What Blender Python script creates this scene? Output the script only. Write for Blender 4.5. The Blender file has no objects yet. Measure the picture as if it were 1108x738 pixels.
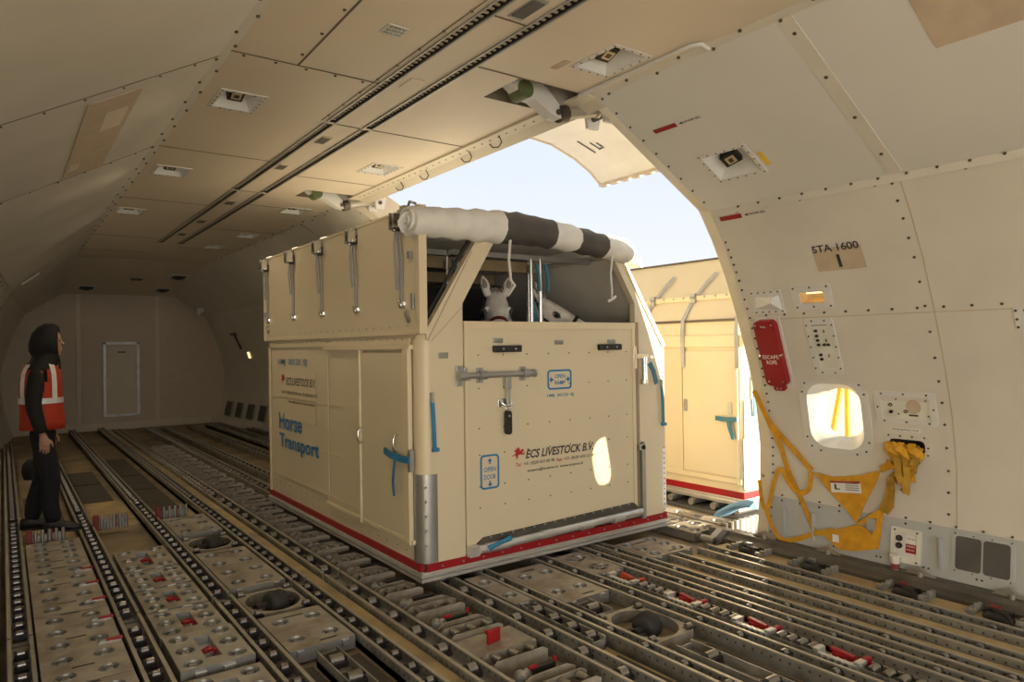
import bpy, bmesh, math, random
from mathutils import Vector, Matrix
random.seed(7)
S = bpy.context.scene
COL = S.collection
PI = math.pi
V = Vector

# ------------------------------------------------------------------ camera, sky, sun, exposure
F_PX, YAW, PITCH, ROLL, CAM_H = 761.5018, .62711103, .00657522, -.01437786, 1.615
fw = V((math.sin(YAW)*math.cos(PITCH), math.cos(YAW)*math.cos(PITCH), math.sin(PITCH)))
r0 = V((math.cos(YAW), -math.sin(YAW), 0)); u0 = r0.cross(fw)
rt = math.cos(ROLL)*r0 + math.sin(ROLL)*u0; up = -math.sin(ROLL)*r0 + math.cos(ROLL)*u0
cam = bpy.data.cameras.new('camera'); cam.sensor_width = 36; cam.lens = F_PX*36/1108; cam.clip_start = .05; cam.clip_end = 2000
camo = bpy.data.objects.new('camera', cam); COL.objects.link(camo)
camo.matrix_world = Matrix(((rt.x, up.x, -fw.x, 0), (rt.y, up.y, -fw.y, 0), (rt.z, up.z, -fw.z, CAM_H), (0, 0, 0, 1)))
S.camera = camo

S.view_settings.view_transform = 'Standard'; S.view_settings.look = 'None'
S.view_settings.gamma = 1; S.view_settings.exposure = 0.08; S.view_settings.use_curve_mapping = False

world = bpy.data.worlds.new('sky'); S.world = world; world.use_nodes = True
nt = world.node_tree; nt.nodes.clear()
wo = nt.nodes.new('ShaderNodeOutputWorld'); wb = nt.nodes.new('ShaderNodeBackground')
tc = nt.nodes.new('ShaderNodeTexCoord'); sx = nt.nodes.new('ShaderNodeSeparateXYZ'); rp = nt.nodes.new('ShaderNodeValToRGB')
nt.links.new(tc.outputs['Generated'], sx.inputs[0]); nt.links.new(sx.outputs['Z'], rp.inputs[0])
e = rp.color_ramp.elements; e[0].position = 0; e[0].color = (1.0, .98, .94, 1); e[1].position = .85; e[1].color = (.46, .62, .90, 1)
m_ = e.new(.10); m_.color = (.88, .92, .99, 1); m_ = e.new(.36); m_.color = (.72, .82, .97, 1)
nt.links.new(rp.outputs[0], wb.inputs[0]); wb.inputs[1].default_value = 1.0
nt.links.new(wb.outputs[0], wo.inputs[0])

SUN_DIR = V((-1.25, 1.45, -.43))
sl = bpy.data.lights.new('sun', 'SUN'); sl.energy = 17; sl.angle = math.radians(.6); sl.color = (1, .84, .60)
so = bpy.data.objects.new('sun', sl); COL.objects.link(so); so.rotation_euler = SUN_DIR.to_track_quat('-Z', 'Y').to_euler(); so.location = (20, -20, 12)

def area(name, loc, target, sx_, sy_, power, col, spread=180):
    l = bpy.data.lights.new(name, 'AREA'); l.shape = 'RECTANGLE'; l.size = sx_; l.size_y = sy_; l.energy = power; l.color = col; l.spread = math.radians(spread)
    o = bpy.data.objects.new(name, l); COL.objects.link(o); o.location = loc
    o.rotation_euler = (V(target)-V(loc)).to_track_quat('-Z', 'Y').to_euler(); return o
# added fill lamp behind the camera, aimed at the right wall
area('added_rear_fill', (.9, -5.2, 1.9), (4.3, 3.0, 1.2), 3.2, 2.4, 19, (1, 1, .97), 90)
# second added lamp, out of view on the left, brightens the stall's left side
area('added_left_fill', (-.72, -1.6, 1.35), (3.2, 5.2, 1.1), 1.3, 1.9, 31, (1, 1, .96), 120)

# ------------------------------------------------------------------ helpers
class MB:
    def __init__(s, M=None): s.v = []; s.f = []; s.mi = []; s.sm = []; s.M = M
    def add(s, vs, fs, m=0, smooth=False):
        b = len(s.v)
        s.v += [(s.M @ V(p)) if s.M else V(p) for p in vs]
        for f in fs: s.f.append([i+b for i in f]); s.mi.append(m); s.sm.append(smooth)
        return s
    def box(s, c, d, m=0, R=None):
        h = [x/2 for x in d]; vs = []
        for x in (-1, 1):
            for y in (-1, 1):
                for z in (-1, 1):
                    p = V((x*h[0], y*h[1], z*h[2]))
                    if R: p = R @ p
                    vs.append(p+V(c))
        return s.add(vs, [(0, 1, 3, 2), (4, 6, 7, 5), (0, 4, 5, 1), (2, 3, 7, 6), (0, 2, 6, 4), (1, 5, 7, 3)], m)
    def bb(s, x0, x1, y0, y1, z0, z1, m=0): return s.box(((x0+x1)/2, (y0+y1)/2, (z0+z1)/2), (abs(x1-x0), abs(y1-y0), abs(z1-z0)), m)
    def bar(s, a, b, w, t, m=0, upv=(0, 0, 1)):
        a, b = V(a), V(b); d = b-a; L = d.length; d.normalize(); x = d.cross(V(upv))
        if x.length < 1e-4: x = d.cross(V((1, 0, 0)))
        x.normalize(); y = x.cross(d)
        R = Matrix((x, d, y)).transposed()
        return s.box((a+b)/2, (w, L, t), m, R)
    def cyl(s, a, b, r, n=12, m=0, r2=None, cap=True, smooth=True):
        a, b = V(a), V(b); d = (b-a).normalized(); x = d.orthogonal().normalized(); y = d.cross(x); r2 = r if r2 is None else r2
        vs = []
        for i in range(n):
            t = 2*PI*i/n; k = x*math.cos(t)+y*math.sin(t); vs += [a+k*r, b+k*r2]
        s.add(vs, [(2*i, 2*((i+1) % n), 2*((i+1) % n)+1, 2*i+1) for i in range(n)], m, smooth)
        if cap: s.add([vs[2*i] for i in range(n)][::-1], [list(range(n))], m); s.add([vs[2*i+1] for i in range(n)], [list(range(n))], m)
        return s
    def tube(s, pts, r, n=8, m=0, closed=False):
        pts = [V(p) for p in pts]; rings = []; x = None
        for i, p in enumerate(pts):
            d = (pts[min(i+1, len(pts)-1)]-pts[max(i-1, 0)]).normalized()
            x = d.orthogonal().normalized() if x is None else (x-d*x.dot(d)).normalized()
            y = d.cross(x); rr = r[i] if isinstance(r, (list, tuple)) else r
            rings.append([p+(x*math.cos(2*PI*k/n)+y*math.sin(2*PI*k/n))*rr for k in range(n)])
        return s.loft(rings, m)
    def loft(s, rings, m=0, smooth=True, caps=True):
        n = len(rings[0]); vs = [p for r in rings for p in r]
        s.add(vs, [(i*n+k, i*n+(k+1) % n, (i+1)*n+(k+1) % n, (i+1)*n+k) for i in range(len(rings)-1) for k in range(n)], m, smooth)
        if caps: s.add(rings[0][::-1], [list(range(n))], m); s.add(rings[-1], [list(range(n))], m)
        return s
    def ribbon(s, pts, w, th, wd, m=0):
        wd = V(wd).normalized(); pts = [V(p) for p in pts]; rings = []
        for i, p in enumerate(pts):
            d = (pts[min(i+1, len(pts)-1)]-pts[max(i-1, 0)]).normalized()
            x = (wd-d*wd.dot(d)).normalized(); y = d.cross(x)
            rings.append([p+x*w/2+y*th/2, p-x*w/2+y*th/2, p-x*w/2-y*th/2, p+x*w/2-y*th/2])
        return s.loft(rings, m, False)
    def prism(s, poly, o, u, v, n, h, m=0):
        o, u, v, n = V(o), V(u), V(v), V(n); k = len(poly)
        a = [o+u*p[0]+v*p[1] for p in poly]; b = [p+n*h for p in a]
        s.add(a+b, [(i, (i+1) % k, k+(i+1) % k, k+i) for i in range(k)], m); s.add(a[::-1], [list(range(k))], m); s.add(b, [list(range(k))], m)
        return s
    def lathe(s, prof, o, ax=(0, 0, 1), n=20, m=0, caps=True):
        o = V(o); ax = V(ax).normalized(); x = ax.orthogonal().normalized(); y = ax.cross(x)
        return s.loft([[o+ax*z+(x*math.cos(2*PI*k/n)+y*math.sin(2*PI*k/n))*r for k in range(n)] for r, z in prof], m, True, caps)
    def ball(s, c, r, n=10, m=0, sc=(1, 1, 1)):
        c = V(c); rings = []
        for i in range(n+1):
            t = PI*i/n; rr = max(math.sin(t), .02)
            rings.append([c+V((rr*math.cos(2*PI*k/n)*r*sc[0], rr*math.sin(2*PI*k/n)*r*sc[1], -math.cos(t)*r*sc[2])) for k in range(n)])
        return s.loft(rings, m)
    def sheet(s, us, vs, fn, holes=(), m=0, smooth=False, inv=False):
        us = sorted(set(us)); vs = sorted(set(vs)); nu, nv = len(us), len(vs)
        P = [fn(a, b) for a in us for b in vs]; fs = []
        for i in range(nu-1):
            for j in range(nv-1):
                a = (us[i]+us[i+1])/2; b = (vs[j]+vs[j+1])/2
                if any(h[0] < a < h[1] and h[2] < b < h[3] for h in holes): continue
                q = (i*nv+j, (i+1)*nv+j, (i+1)*nv+j+1, i*nv+j+1); fs.append(q[::-1] if inv else q)
        return s.add(P, fs, m, smooth)
    def build(s, name, mats, parent=None, bevel=0, **tags):
        o = V((0, 0, 0)) if parent is None else V(parent.get('_o', (0, 0, 0)))
        me = bpy.data.meshes.new(name); me.from_pydata([tuple(p-o) for p in s.v], [], s.f)
        if not isinstance(mats, (list, tuple)): mats = [mats]
        for m in mats: me.materials.append(m)
        me.polygons.foreach_set('material_index', s.mi); me.polygons.foreach_set('use_smooth', s.sm)
        bm = bmesh.new(); bm.from_mesh(me); bmesh.ops.recalc_face_normals(bm, faces=bm.faces) if tags.pop('fixn', True) else None; bm.to_mesh(me); bm.free()
        ob = bpy.data.objects.new(name, me); COL.objects.link(ob)
        if parent is not None: ob.parent = parent; ob['_o'] = o
        if bevel:
            b = ob.modifiers.new('bevel', 'BEVEL'); b.width = bevel; b.segments = 2; b.limit_method = 'ANGLE'; b.angle_limit = math.radians(50)
        for k, v in tags.items(): ob[k] = v
        return ob

def thing(name, label, cat, loc=(0, 0, 0), group=None):
    o = bpy.data.objects.new(name, None); COL.objects.link(o); o.location = loc; o['_o'] = V(loc); o.empty_display_size = .1
    o['label'] = label; o['category'] = cat
    if group: o['group'] = group
    return o
def tag(o, label, cat, group=None, kind=None):
    o['label'] = label; o['category'] = cat
    if group: o['group'] = group
    if kind: o['kind'] = kind
    return o
def struct(o): o['kind'] = 'structure'; return o
def copy_tree(o, parent=None):
    c = o.copy(); COL.objects.link(c)
    if parent is not None: c.parent = parent
    for ch in list(o.children): copy_tree(ch, c)
    return c

def mat(name, col, rough=.5, metal=0, var=.06, scale=6, bump=0, bscale=60, spec=.5, emit=None, dirt=None, stretch=None):
    m = bpy.data.materials.new(name); m.use_nodes = True; n = m.node_tree; b = n.nodes['Principled BSDF']
    b.inputs['Roughness'].default_value = rough; b.inputs['Metallic'].default_value = metal; b.inputs['Specular IOR Level'].default_value = spec
    t = n.nodes.new('ShaderNodeTexCoord'); z = n.nodes.new('ShaderNodeTexNoise'); z.inputs['Scale'].default_value = scale; z.inputs['Detail'].default_value = 5
    src = t.outputs['Object']
    if stretch:
        mp = n.nodes.new('ShaderNodeMapping'); mp.inputs['Scale'].default_value = stretch; n.links.new(src, mp.inputs[0]); src = mp.outputs[0]
    n.links.new(src, z.inputs['Vector'])
    r = n.nodes.new('ShaderNodeValToRGB'); a = r.color_ramp.elements
    lo = dirt or tuple(c*(1-var*2) for c in col)
    a[0].position = .3; a[0].color = (*lo, 1); a[1].position = .65; a[1].color = (*[min(1, c*(1+var)) for c in col], 1)
    n.links.new(z.outputs['Fac'], r.inputs[0]); n.links.new(r.outputs[0], b.inputs['Base Color'])
    if bump:
        z2 = n.nodes.new('ShaderNodeTexNoise'); z2.inputs['Scale'].default_value = bscale; n.links.new(t.outputs['Object'], z2.inputs['Vector'])
        bp = n.nodes.new('ShaderNodeBump'); bp.inputs['Strength'].default_value = bump; bp.inputs['Distance'].default_value = .01
        n.links.new(z2.outputs['Fac'], bp.inputs['Height']); n.links.new(bp.outputs[0], b.inputs['Normal'])
    if emit: b.inputs['Emission Color'].default_value = (*emit[0], 1); b.inputs['Emission Strength'].default_value = emit[1]
    return m
M = {}
M['liner'] = mat('liner_paint', (.68, .645, .575), .42, var=.03, scale=2.2, bump=.05, bscale=25)
M['linerwarm'] = mat('liner_paint_warm', (.74, .65, .52), .42, var=.02, scale=1.5)
M['liner_grey'] = mat('liner_paint_grey', (.70, .69, .66), .42, var=.02, scale=1.5)
M['bluegrey'] = mat('dado_paint', (.46, .48, .48), .45, var=.03, scale=3)
M['jamb'] = mat('jamb_paint', (.66, .60, .48), .4, var=.03)
M['seam'] = mat('dark_seam', (.17, .14, .10), .8)  # dark tone of the panel joints, also on crown and hinge pockets
M['screw'] = mat('screw_head', (.12, .10, .08), .45, metal=.6)
M['white'] = mat('white_paint', (.78, .78, .76), .35, var=.02)
M['tape'] = mat('masking_tape', (.55, .45, .33), .7, var=.05, scale=9)
M['floor'] = mat('cabin_floor', (.30, .235, .145), .6, var=.15, scale=2.5, dirt=(.17, .14, .095), bump=.1)
M['metal'] = mat('grey_rail_metal', (.36, .36, .335), .42, metal=.5, var=.12, scale=9, dirt=(.20, .185, .155))
M['plank'] = mat('tan_floor_plank', (.50, .38, .20), .5, var=.12, scale=4, dirt=(.30, .23, .13))
M['metal_lt'] = mat('plate_metal', (.42, .39, .335), .5, metal=.35, var=.1, scale=7, dirt=(.25, .21, .16), bump=.08)
M['edge'] = mat('worn_aluminium_edge', (.47, .445, .385), .4, metal=.6, var=.08)
M['steel'] = mat('roller_steel', (.30, .29, .275), .28, metal=.85, var=.05)
M['rail'] = mat('dark_sill_rail', (.13, .12, .10), .5, metal=.4, var=.15, scale=5)
M['chrome'] = mat('chrome', (.80, .80, .79), .12, metal=1, var=.02)
M['black'] = mat('black_fitting', (.018, .017, .016), .5)
M['darkplate'] = mat('dark_tread_plate', (.075, .068, .055), .65, var=.1, bump=.3, bscale=140)
M['rubber'] = mat('tyre_rubber', (.035, .033, .031), .75, bump=.2)
M['red'] = mat('red_paint', (.33, .008, .013), .4, var=.05)
M['orange'] = mat('orange_lever', (.50, .055, .012), .45)
M['cream'] = mat('stall_cream', (.71, .625, .445), .38, var=.015, scale=2)
M['cream2'] = mat('stall_cream_trim', (.74, .64, .44), .35, var=.015, scale=2)
M['galv'] = mat('galvanised_metal', (.42, .42, .41), .38, metal=.7, var=.06)
M['alu'] = mat('pallet_aluminium', (.68, .68, .66), .35, metal=.7, var=.05)
M['dkgrey'] = mat('stall_padding_dark', (.03, .024, .02), .7)
M['ingrey'] = mat('stall_inner_grey', (.60, .57, .51), .6, var=.05, scale=3)
M['wood'] = mat('stall_inner_beam', (.42, .32, .18), .6)
M['webgrey'] = mat('grey_webbing', (.42, .42, .42), .75, bump=.2, bscale=200)
M['webwhite'] = mat('white_cord', (.72, .70, .66), .75)
M['blue'] = mat('blue_webbing', (.03, .22, .42), .6)
M['bluetxt'] = mat('blue_lettering', (.015, .20, .46), .5)
M['teal'] = mat('teal_strap', (.05, .20, .27), .6)
M['txt'] = mat('dark_lettering', (.03, .028, .045), .5)
M['redtxt'] = mat('red_lettering', (.48, .02, .03), .5)
M['canvas_w'] = mat('canvas_white', (.82, .81, .77), .7, var=.06, bump=.25, bscale=18)
M['canvas_g'] = mat('canvas_grey', (.085, .078, .07), .6, var=.1, bump=.25, bscale=18)
M['yellow'] = mat('yellow_webbing', (.66, .33, .015), .7, var=.1, scale=14, bump=.2, bscale=160)
M['yellowdk'] = mat('yellow_webbing_worn', (.42, .24, .02), .7, var=.15, scale=14)
M['yellowpaint'] = mat('yellow_steel', (.80, .52, .05), .4)
M['bulk'] = mat('bulkhead_paint', (.58, .50, .39), .5, var=.02)
M['bulk2'] = mat('bulkhead_strip', (.66, .60, .49), .5, var=.02)
M['vest'] = mat('orange_vest', (.44, .036, .010), .65, var=.06)
M['reflect'] = mat('reflective_tape', (.80, .80, .84), .35, metal=.2)
M['jacket'] = mat('black_jacket', (.006, .0055, .006), .8)
M['trousers'] = mat('navy_trousers', (.006, .0065, .011), .85)
M['shoe'] = mat('black_leather', (.010, .010, .010), .45)
M['skin'] = mat('skin', (.42, .24, .16), .55)
M['horse'] = mat('grey_horse_coat', (.80, .76, .71), .75, var=.09, scale=14, bump=.15, bscale=120)
M['horse2'] = mat('fleabitten_horse_coat', (.78, .72, .64), .75, var=.12, scale=12, bump=.15, bscale=120)
M['horsedark'] = mat('horse_dark_skin', (.09, .075, .07), .6)
M['mane'] = mat('horse_mane', (.30, .25, .20), .8)
M['eye'] = mat('eye_dark', (.006, .005, .004), .08)
M['halter'] = mat('red_halter', (.16, .012, .012), .6)
M['halterblack'] = mat('black_halter', (.012, .012, .012), .55)
M['lamp'] = mat('warm_lamp', (1, .85, .6), .5, emit=((1, .62, .26), 2.2))
M['lampgold'] = mat('lamp_reflector', (.75, .62, .38), .3, metal=.4)
M['green'] = mat('green_primer', (.12, .15, .06), .5)
M['panelivory'] = mat('ivory_panel', (.74, .73, .64), .4)
M['mesh'] = mat('vent_mesh', (.13, .125, .115), .6, metal=.3, bump=.6, bscale=300)
M['paper'] = mat('white_label', (.80, .79, .76), .6)
M['apron'] = mat('apron_concrete', (.52, .49, .43), .9, var=.06, scale=.2)
M['deckdark'] = mat('loader_deck', (.10, .095, .088), .6, var=.2, scale=3)
M['lightblue'] = mat('pale_blue_plastic', (.17, .38, .62), .4)
M['cup'] = mat('cup_paper', (.80, .76, .70), .6)
M['cupred'] = mat('cup_sleeve', (.22, .035, .03), .6)
g = bpy.data.materials.new('window_acrylic'); g.use_nodes = True; n = g.node_tree; n.nodes.clear()
a = n.nodes.new('ShaderNodeOutputMaterial'); mx = n.nodes.new('ShaderNodeMixShader'); tr = n.nodes.new('ShaderNodeBsdfTransparent'); gl = n.nodes.new('ShaderNodeBsdfGlossy'); gl.inputs['Roughness'].default_value = .05
fr = n.nodes.new('ShaderNodeFresnel'); fr.inputs[0].default_value = 1.3
tr.inputs[0].default_value = (.62, .60, .55, 1); n.links.new(fr.outputs[0], mx.inputs[0]); n.links.new(tr.outputs[0], mx.inputs[1]); n.links.new(gl.outputs[0], mx.inputs[2]); n.links.new(mx.outputs[0], a.inputs[0]); M['glass'] = g

DG = None
def text(name, body, Mx, x0, z0, w, h, m, parent, shear=0, th=.0015, bold=.012):
    """lettering: local (u,v,n) box at x0,z0 of size w,h in frame Mx"""
    cu = bpy.data.curves.new(name, 'FONT'); cu.body = body; cu.shear = shear; cu.offset = bold; cu.resolution_u = 3
    ob = bpy.data.objects.new(name, cu); COL.objects.link(ob); bpy.context.view_layer.update()
    me = bpy.data.meshes.new_from_object(ob.evaluated_get(bpy.context.evaluated_depsgraph_get()))
    COL.objects.unlink(ob); bpy.data.objects.remove(ob)
    xs = [v.co.x for v in me.vertices]; ys = [v.co.y for v in me.vertices]
    sx_ = w/(max(xs)-min(xs)); sy_ = h/(max(ys)-min(ys)) if h else sx_
    mb = MB(Mx); vs = [((v.co.x-min(xs))*sx_+x0, (v.co.y-min(ys))*sy_+z0, th) for v in me.vertices]
    mb.add(vs, [list(p.vertices) for p in me.polygons]); bpy.data.meshes.remove(me)
    return mb.build(name, M[m], parent, fixn=False)
def frame(o, u, v, n): 
    o, u, v, n = V(o), V(u), V(v), V(n)
    return Matrix(((u.x, v.x, n.x, o.x), (u.y, v.y, n.y, o.y), (u.z, v.z, n.z, o.z), (0, 0, 0, 1)))
def rrect(cx, cy, w, h, r, k=5):
    P = []
    for sx_, sy_, a0 in ((1, 1, 0), (-1, 1, 90), (-1, -1, 180), (1, -1, 270)):
        for i in range(k+1):
            t = math.radians(a0+90*i/k); P.append((cx+sx_*(w/2-r)+r*math.cos(t), cy+sy_*(h/2-r)+r*math.sin(t)))
    return P
def ringplate(mb, outer, inner, z0, z1, m=0):
    k = len(outer); vs = [(p[0], p[1], z1) for p in outer]+[(p[0], p[1], z1) for p in inner]+[(p[0], p[1], z0) for p in outer]+[(p[0], p[1], z0) for p in inner]
    fs = []
    for i in range(k):
        j = (i+1) % k
        fs += [(i, j, k+j, k+i), (2*k+i, 3*k+i, 3*k+j, 2*k+j), (i, 2*k+i, 2*k+j, j), (k+i, k+j, 3*k+j, 3*k+i)]
    mb.add(vs, fs, m)
def screw(mb, x, y, z=0, r=.009, m=1, n=7, h=.003): mb.cyl((x, y, z), (x, y, z+h), r, n, m, smooth=False)

# ------------------------------------------------------------------ cabin section
CX = 2.12
PROF = [(1.1, 3.28), (2.27, 2.62), (2.42, 2.4), (2.57, 2.14), (2.72, 1.8), (2.86, 1.42), (2.95, 1.1), (3.0, .75), (2.99, .43), (2.95, .1), (2.92, -.1)]
BULK = [(1.09, 2.85), (1.73, 2.40), (1.86, 2.15), (1.97, 1.87), (2.07, 1.57), (2.13, 1.3), (2.15, 1.08), (2.13, .72), (2.09, .43), (2.0, .08), (1.94, -.1)]
YB = 17.57
def lerp(a, b, t): return a+(b-a)*t
def pt(s_, side, y):
    i = min(int(s_), 9); t = s_-i
    def q(L): return (lerp(L[i][0], L[i+1][0], t), lerp(L[i][1], L[i+1][1], t))
    a, b = q(PROF), q(BULK); k = max(0, min(1, (y-8)/(YB-8)))
    kz = max(0, (y-14.3)/(YB-14.3)) if s_ < .5 else k
    return V((CX+side*lerp(a[0], b[0], k), y, lerp(a[1], b[1], kz)))
def s_of_z(z):
    for i in range(1, 10):
        if PROF[i][1] >= z >= PROF[i+1][1]: return i+(PROF[i][1]-z)/(PROF[i][1]-PROF[i+1][1])
    return 1
def wallF(y, z, side=1):
    """frame on the side wall: u runs right as seen from inside, v up, n inward"""
    s_ = s_of_z(z); a = pt(max(1, s_-.4), side, y); b = pt(min(10, s_+.4), side, y); v = (a-b).normalized(); u = V((0, -side, 0)); nn = u.cross(v).normalized()
    return frame(pt(s_, side, y), u, v, nn)
def haunchF(y, t, side=1):
    a = pt(0, side, y); b = pt(1, side, y); v = (a-b).normalized(); u = V((0, -side, 0))
    return frame(a.lerp(b, t), u, v, u.cross(v).normalized())
# ------------------------------------------------------------------ the setting
SS = [1, 1.5, 2, 2.5, 3, 3.5, 4, 4.5, 5, 5.5, 6, 6.5, 7, 7.5, 8, 8.5, 9, 9.5, 10]
WH = (2.64, 3.10, s_of_z(1.31), s_of_z(.79))          # window hole
NH = (2.245, 2.485, s_of_z(.925), s_of_z(.825))        # strap stowage hole
LH = (2.76, 2.965, s_of_z(1.985), s_of_z(1.895))       # wall lamp hole
DY0, DY1 = 3.46, 7.62
HL = (2.80, 3.16, .58, .79)                            # haunch light hole (y, t)
def stations(a, b): return [a]+[y for y in (0, 2, 5, 8, 9.5, 11, 12.5, 14.3, 16) if a < y < b]+[b]
w = MB()
hs = [WH, NH, LH]
w.sheet(stations(-4.6, DY0)+[h[i] for h in hs for i in (0, 1)], SS+[h[i] for h in hs for i in (2, 3)], lambda y, s_: pt(s_, 1, y), hs, 0, True)
w.sheet(stations(-4.6, DY0)+[HL[0], HL[1]], [0, HL[2], HL[3], 1], lambda y, s_: pt(s_, 1, y), [HL], 1)
w.sheet(stations(DY1, YB), SS, lambda y, s_: pt(s_, 1, y), (), 0, True)
w.sheet(stations(DY1, YB), [0, 1], lambda y, s_: pt(s_, 1, y), (), 0)
struct(w.build('wall_right', [M['liner'], M['liner_grey']], fixn=False))
w = MB()
w.sheet(stations(-4.6, YB), SS, lambda y, s_: pt(s_, -1, y), (), 0, True)
w.sheet(stations(-4.6, YB), [0, 1], lambda y, s_: pt(s_, -1, y), (), 0)
struct(w.build('wall_left', [M['liner']], fixn=False))

CL = [(1.29, 4.88), (1.28, 7.12), (1.24, 9.4), (2.91, 2.99), (2.87, 6.02), (2.87, 8.4), (2.92, 10.6), (2.78, 12.0)]   # ceiling lights x, y
CLH = [(x-.125, x+.125, y-.17, y+.17) for x, y in CL]
POCK = [(2.62, 3.24, 3.50, 3.90), (2.60, 3.24, 7.22, 7.58)]
TRK = [(1.945, 2.0), (2.232, 2.287)]
TSEG = [(-4.6, 4.955), (5.0, 7.58), (7.64, 11.9)]
TH = [(a, b, c, d) for a, b in TRK for c, d in TSEG]
hs = CLH+POCK+TH
w = MB()
w.sheet([CX-1.1, CX+1.1]+[h[i] for h in hs for i in (0, 1)], [-4.6, 14.3, YB]+[h[i] for h in hs for i in (2, 3)],
        lambda x, y: V((x, y, 3.28 if y <= 14.3 else lerp(3.28, 2.85, (y-14.3)/(YB-14.3)))), hs, 0)
w.sheet([CX-1.3, CX+1.3], [-4.6, 14.3], lambda x, y: V((x, y, 3.46)), (), 1)      # crown above the ceiling panels
for sx_ in (-1, 1): w.sheet([-4.6, 14.3], [0, 1], lambda y, t, sx_=sx_: V((CX+sx_*lerp(1.1, 1.3, t), y, lerp(3.28, 3.46, t))), [(3.5, 3.9, 0, 1), (7.22, 7.58, 0, 1)] if sx_ > 0 else (), 1)
struct(w.build('ceiling', [M['linerwarm'], M['seam']], fixn=False))

w = MB()
w.sheet([0, .5, 1], [-4.6, 3.4, 8, 11, 14, YB], lambda t, y: V((lerp(pt(10, -1, y).x, pt(10, 1, y).x, t), y, -.1)))
w.bb(4.95, 5.72, 3.45, 7.62, -.22, -.1)
struct(w.build('floor', [M['floor']], fixn=False))

w = MB()     # aft bulkhead
poly = [pt(s_, 1, YB) for s_ in [0]+SS]; poly += [pt(s_, -1, YB) for s_ in ([0]+SS)[::-1]]
w.add([p for p in poly]+[p+V((0, .15, 0)) for p in poly], [list(range(len(poly))), list(range(len(poly), 2*len(poly)))]+[(i, (i+1) % len(poly), len(poly)+(i+1) % len(poly), len(poly)+i) for i in range(len(poly))])
struct(w.build('wall_back', [M['bulk']]))
for i, x in enumerate((1.32, 2.83)):
    w = MB(); w.bb(x-.045, x+.045, YB-.03, YB, -.05, 2.84); struct(w.build('trim_%d' % (i+1), M['bulk2'], bevel=.005))
w = MB(); w.bb(.35, 3.95, YB-.04, YB, -.09, .06); struct(w.build('baseboard_back', M['bulk2']))
# bulkhead door
d = MB(); d.bb(1.82, 2.42, YB-.035, YB, .24, 1.76); door = struct(d.build('door_1', M['bulk2'], bevel=.006)); door['_o'] = V((0, 0, 0))
d = MB()
for a in ((1.765, 1.825, .20, 1.82), (2.415, 2.475, .20, 1.82), (1.765, 2.475, 1.76, 1.82), (1.765, 2.475, .19, .245)): d.bb(a[0], a[1], YB-.06, YB, a[2], a[3])
d.build('door_frame', M['reflect'], door, bevel=.006)
d = MB(); d.cyl((1.86, YB-.035, 1.0), (1.86, YB-.07, 1.0), .022); d.bar((1.86, YB-.068, 1.0), (1.93, YB-.068, 1.0), .02, .015); d.build('door_handle', M['chrome'], door)
d = MB(); d.bb(2.05, 2.2, YB-.045, YB-.035, 1.58, 1.61); d.build('nameplate', M['screw'], door)
w = MB(); w.bb(3.08, 3.18, YB-.02, YB, 1.0, 1.05); tag(w.build('placard', M['tape'], bevel=.003), 'small brown placard on the pale end bulkhead right of its door', 'sign')
w = MB(); w.cyl((3.62, YB-.5, 2.46), (3.62, YB-.3, 2.40), .05); w.box((3.66, YB-.42, 2.52), (.14, .12, .1)); tag(w.build('smoke_detector', M['liner_grey']), 'small grey box high on the upper right rim of the end bulkhead', 'box')

# cargo door opening: jamb strips with screws
def jamb(name, ya, yb):
    """strip from liner edge ya to outer edge yb, plus outward return"""
    w = MB(); sl_ = [0, .33, .66]+SS
    def f(k, s_):
        p = pt(s_, 1, ya); a = pt(max(0, s_-.1), 1, ya); b = pt(min(10, s_+.1), 1, ya); v = (a-b).normalized(); out = V((v.z, 0, -v.x))
        if out.x < 0: out = -out
        return V((p.x, (ya, yb, yb)[k], p.z))+out*(0, .035, .32)[k]
    w.sheet([0, 1, 2], sl_, f, (), 0)
    for i in range(46):
        s_ = .1+i*9.7/45 if i > 8 else i*.11+.04
        p = pt(s_, 1, ya); w.ball(p+V((-.006, (ya-yb)*.25, 0)), .009, 6, 1)
    return struct(w.build(name, [M['jamb'], M['screw']], fixn=False))
jamb('trim_3', DY0, DY0+.12); jamb('trim_4', DY1, DY1-.10)
w = MB()   # header along the door's top edge
w.bb(CX+1.0, CX+1.12, DY0, DY1, 3.262, 3.278); w.box((CX+1.16, (DY0+DY1)/2, 3.25), (.10, DY1-DY0, .02), 0, Matrix.Rotation(math.radians(29), 3, 'Y'))
for i in range(34): y = DY0+.5+i*.115; w.cyl((CX+1.06, y, 3.262), (CX+1.06, y, 3.258), .008, 6, 1) if not 7.2 < y < 7.6 else None
struct(w.build('trim_5', [M['jamb'], M['screw']]))
# outer skin only where no window light has to pass
def skin_pt(y, s_): return V((pt(min(s_, 10), 1, y).x+.17, y, pt(s_, 1, y).z+.05)) if s_ <= 10 else V((CX+3.0-(s_-10)**2*.35, y, -.05-(s_-10)*1.1))
w2 = MB(); SK = [0]+SS+[10.5, 11, 11.5, 12, 12.5, 13]; WK = (2.50, 3.16, s_of_z(1.36), s_of_z(.72))
w2.sheet([DY1-.1, 14], SK, skin_pt); w2.sheet([-4.6, WK[0], WK[1], DY0+.12], SK+[WK[2], WK[3]], skin_pt, [WK]); w2.sheet([DY0+.12, DY1-.1], [10, 10.5, 11, 11.5, 12, 12.5, 13], skin_pt)
struct(w2.build('trim_6', M['white'], fixn=False))

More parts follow.
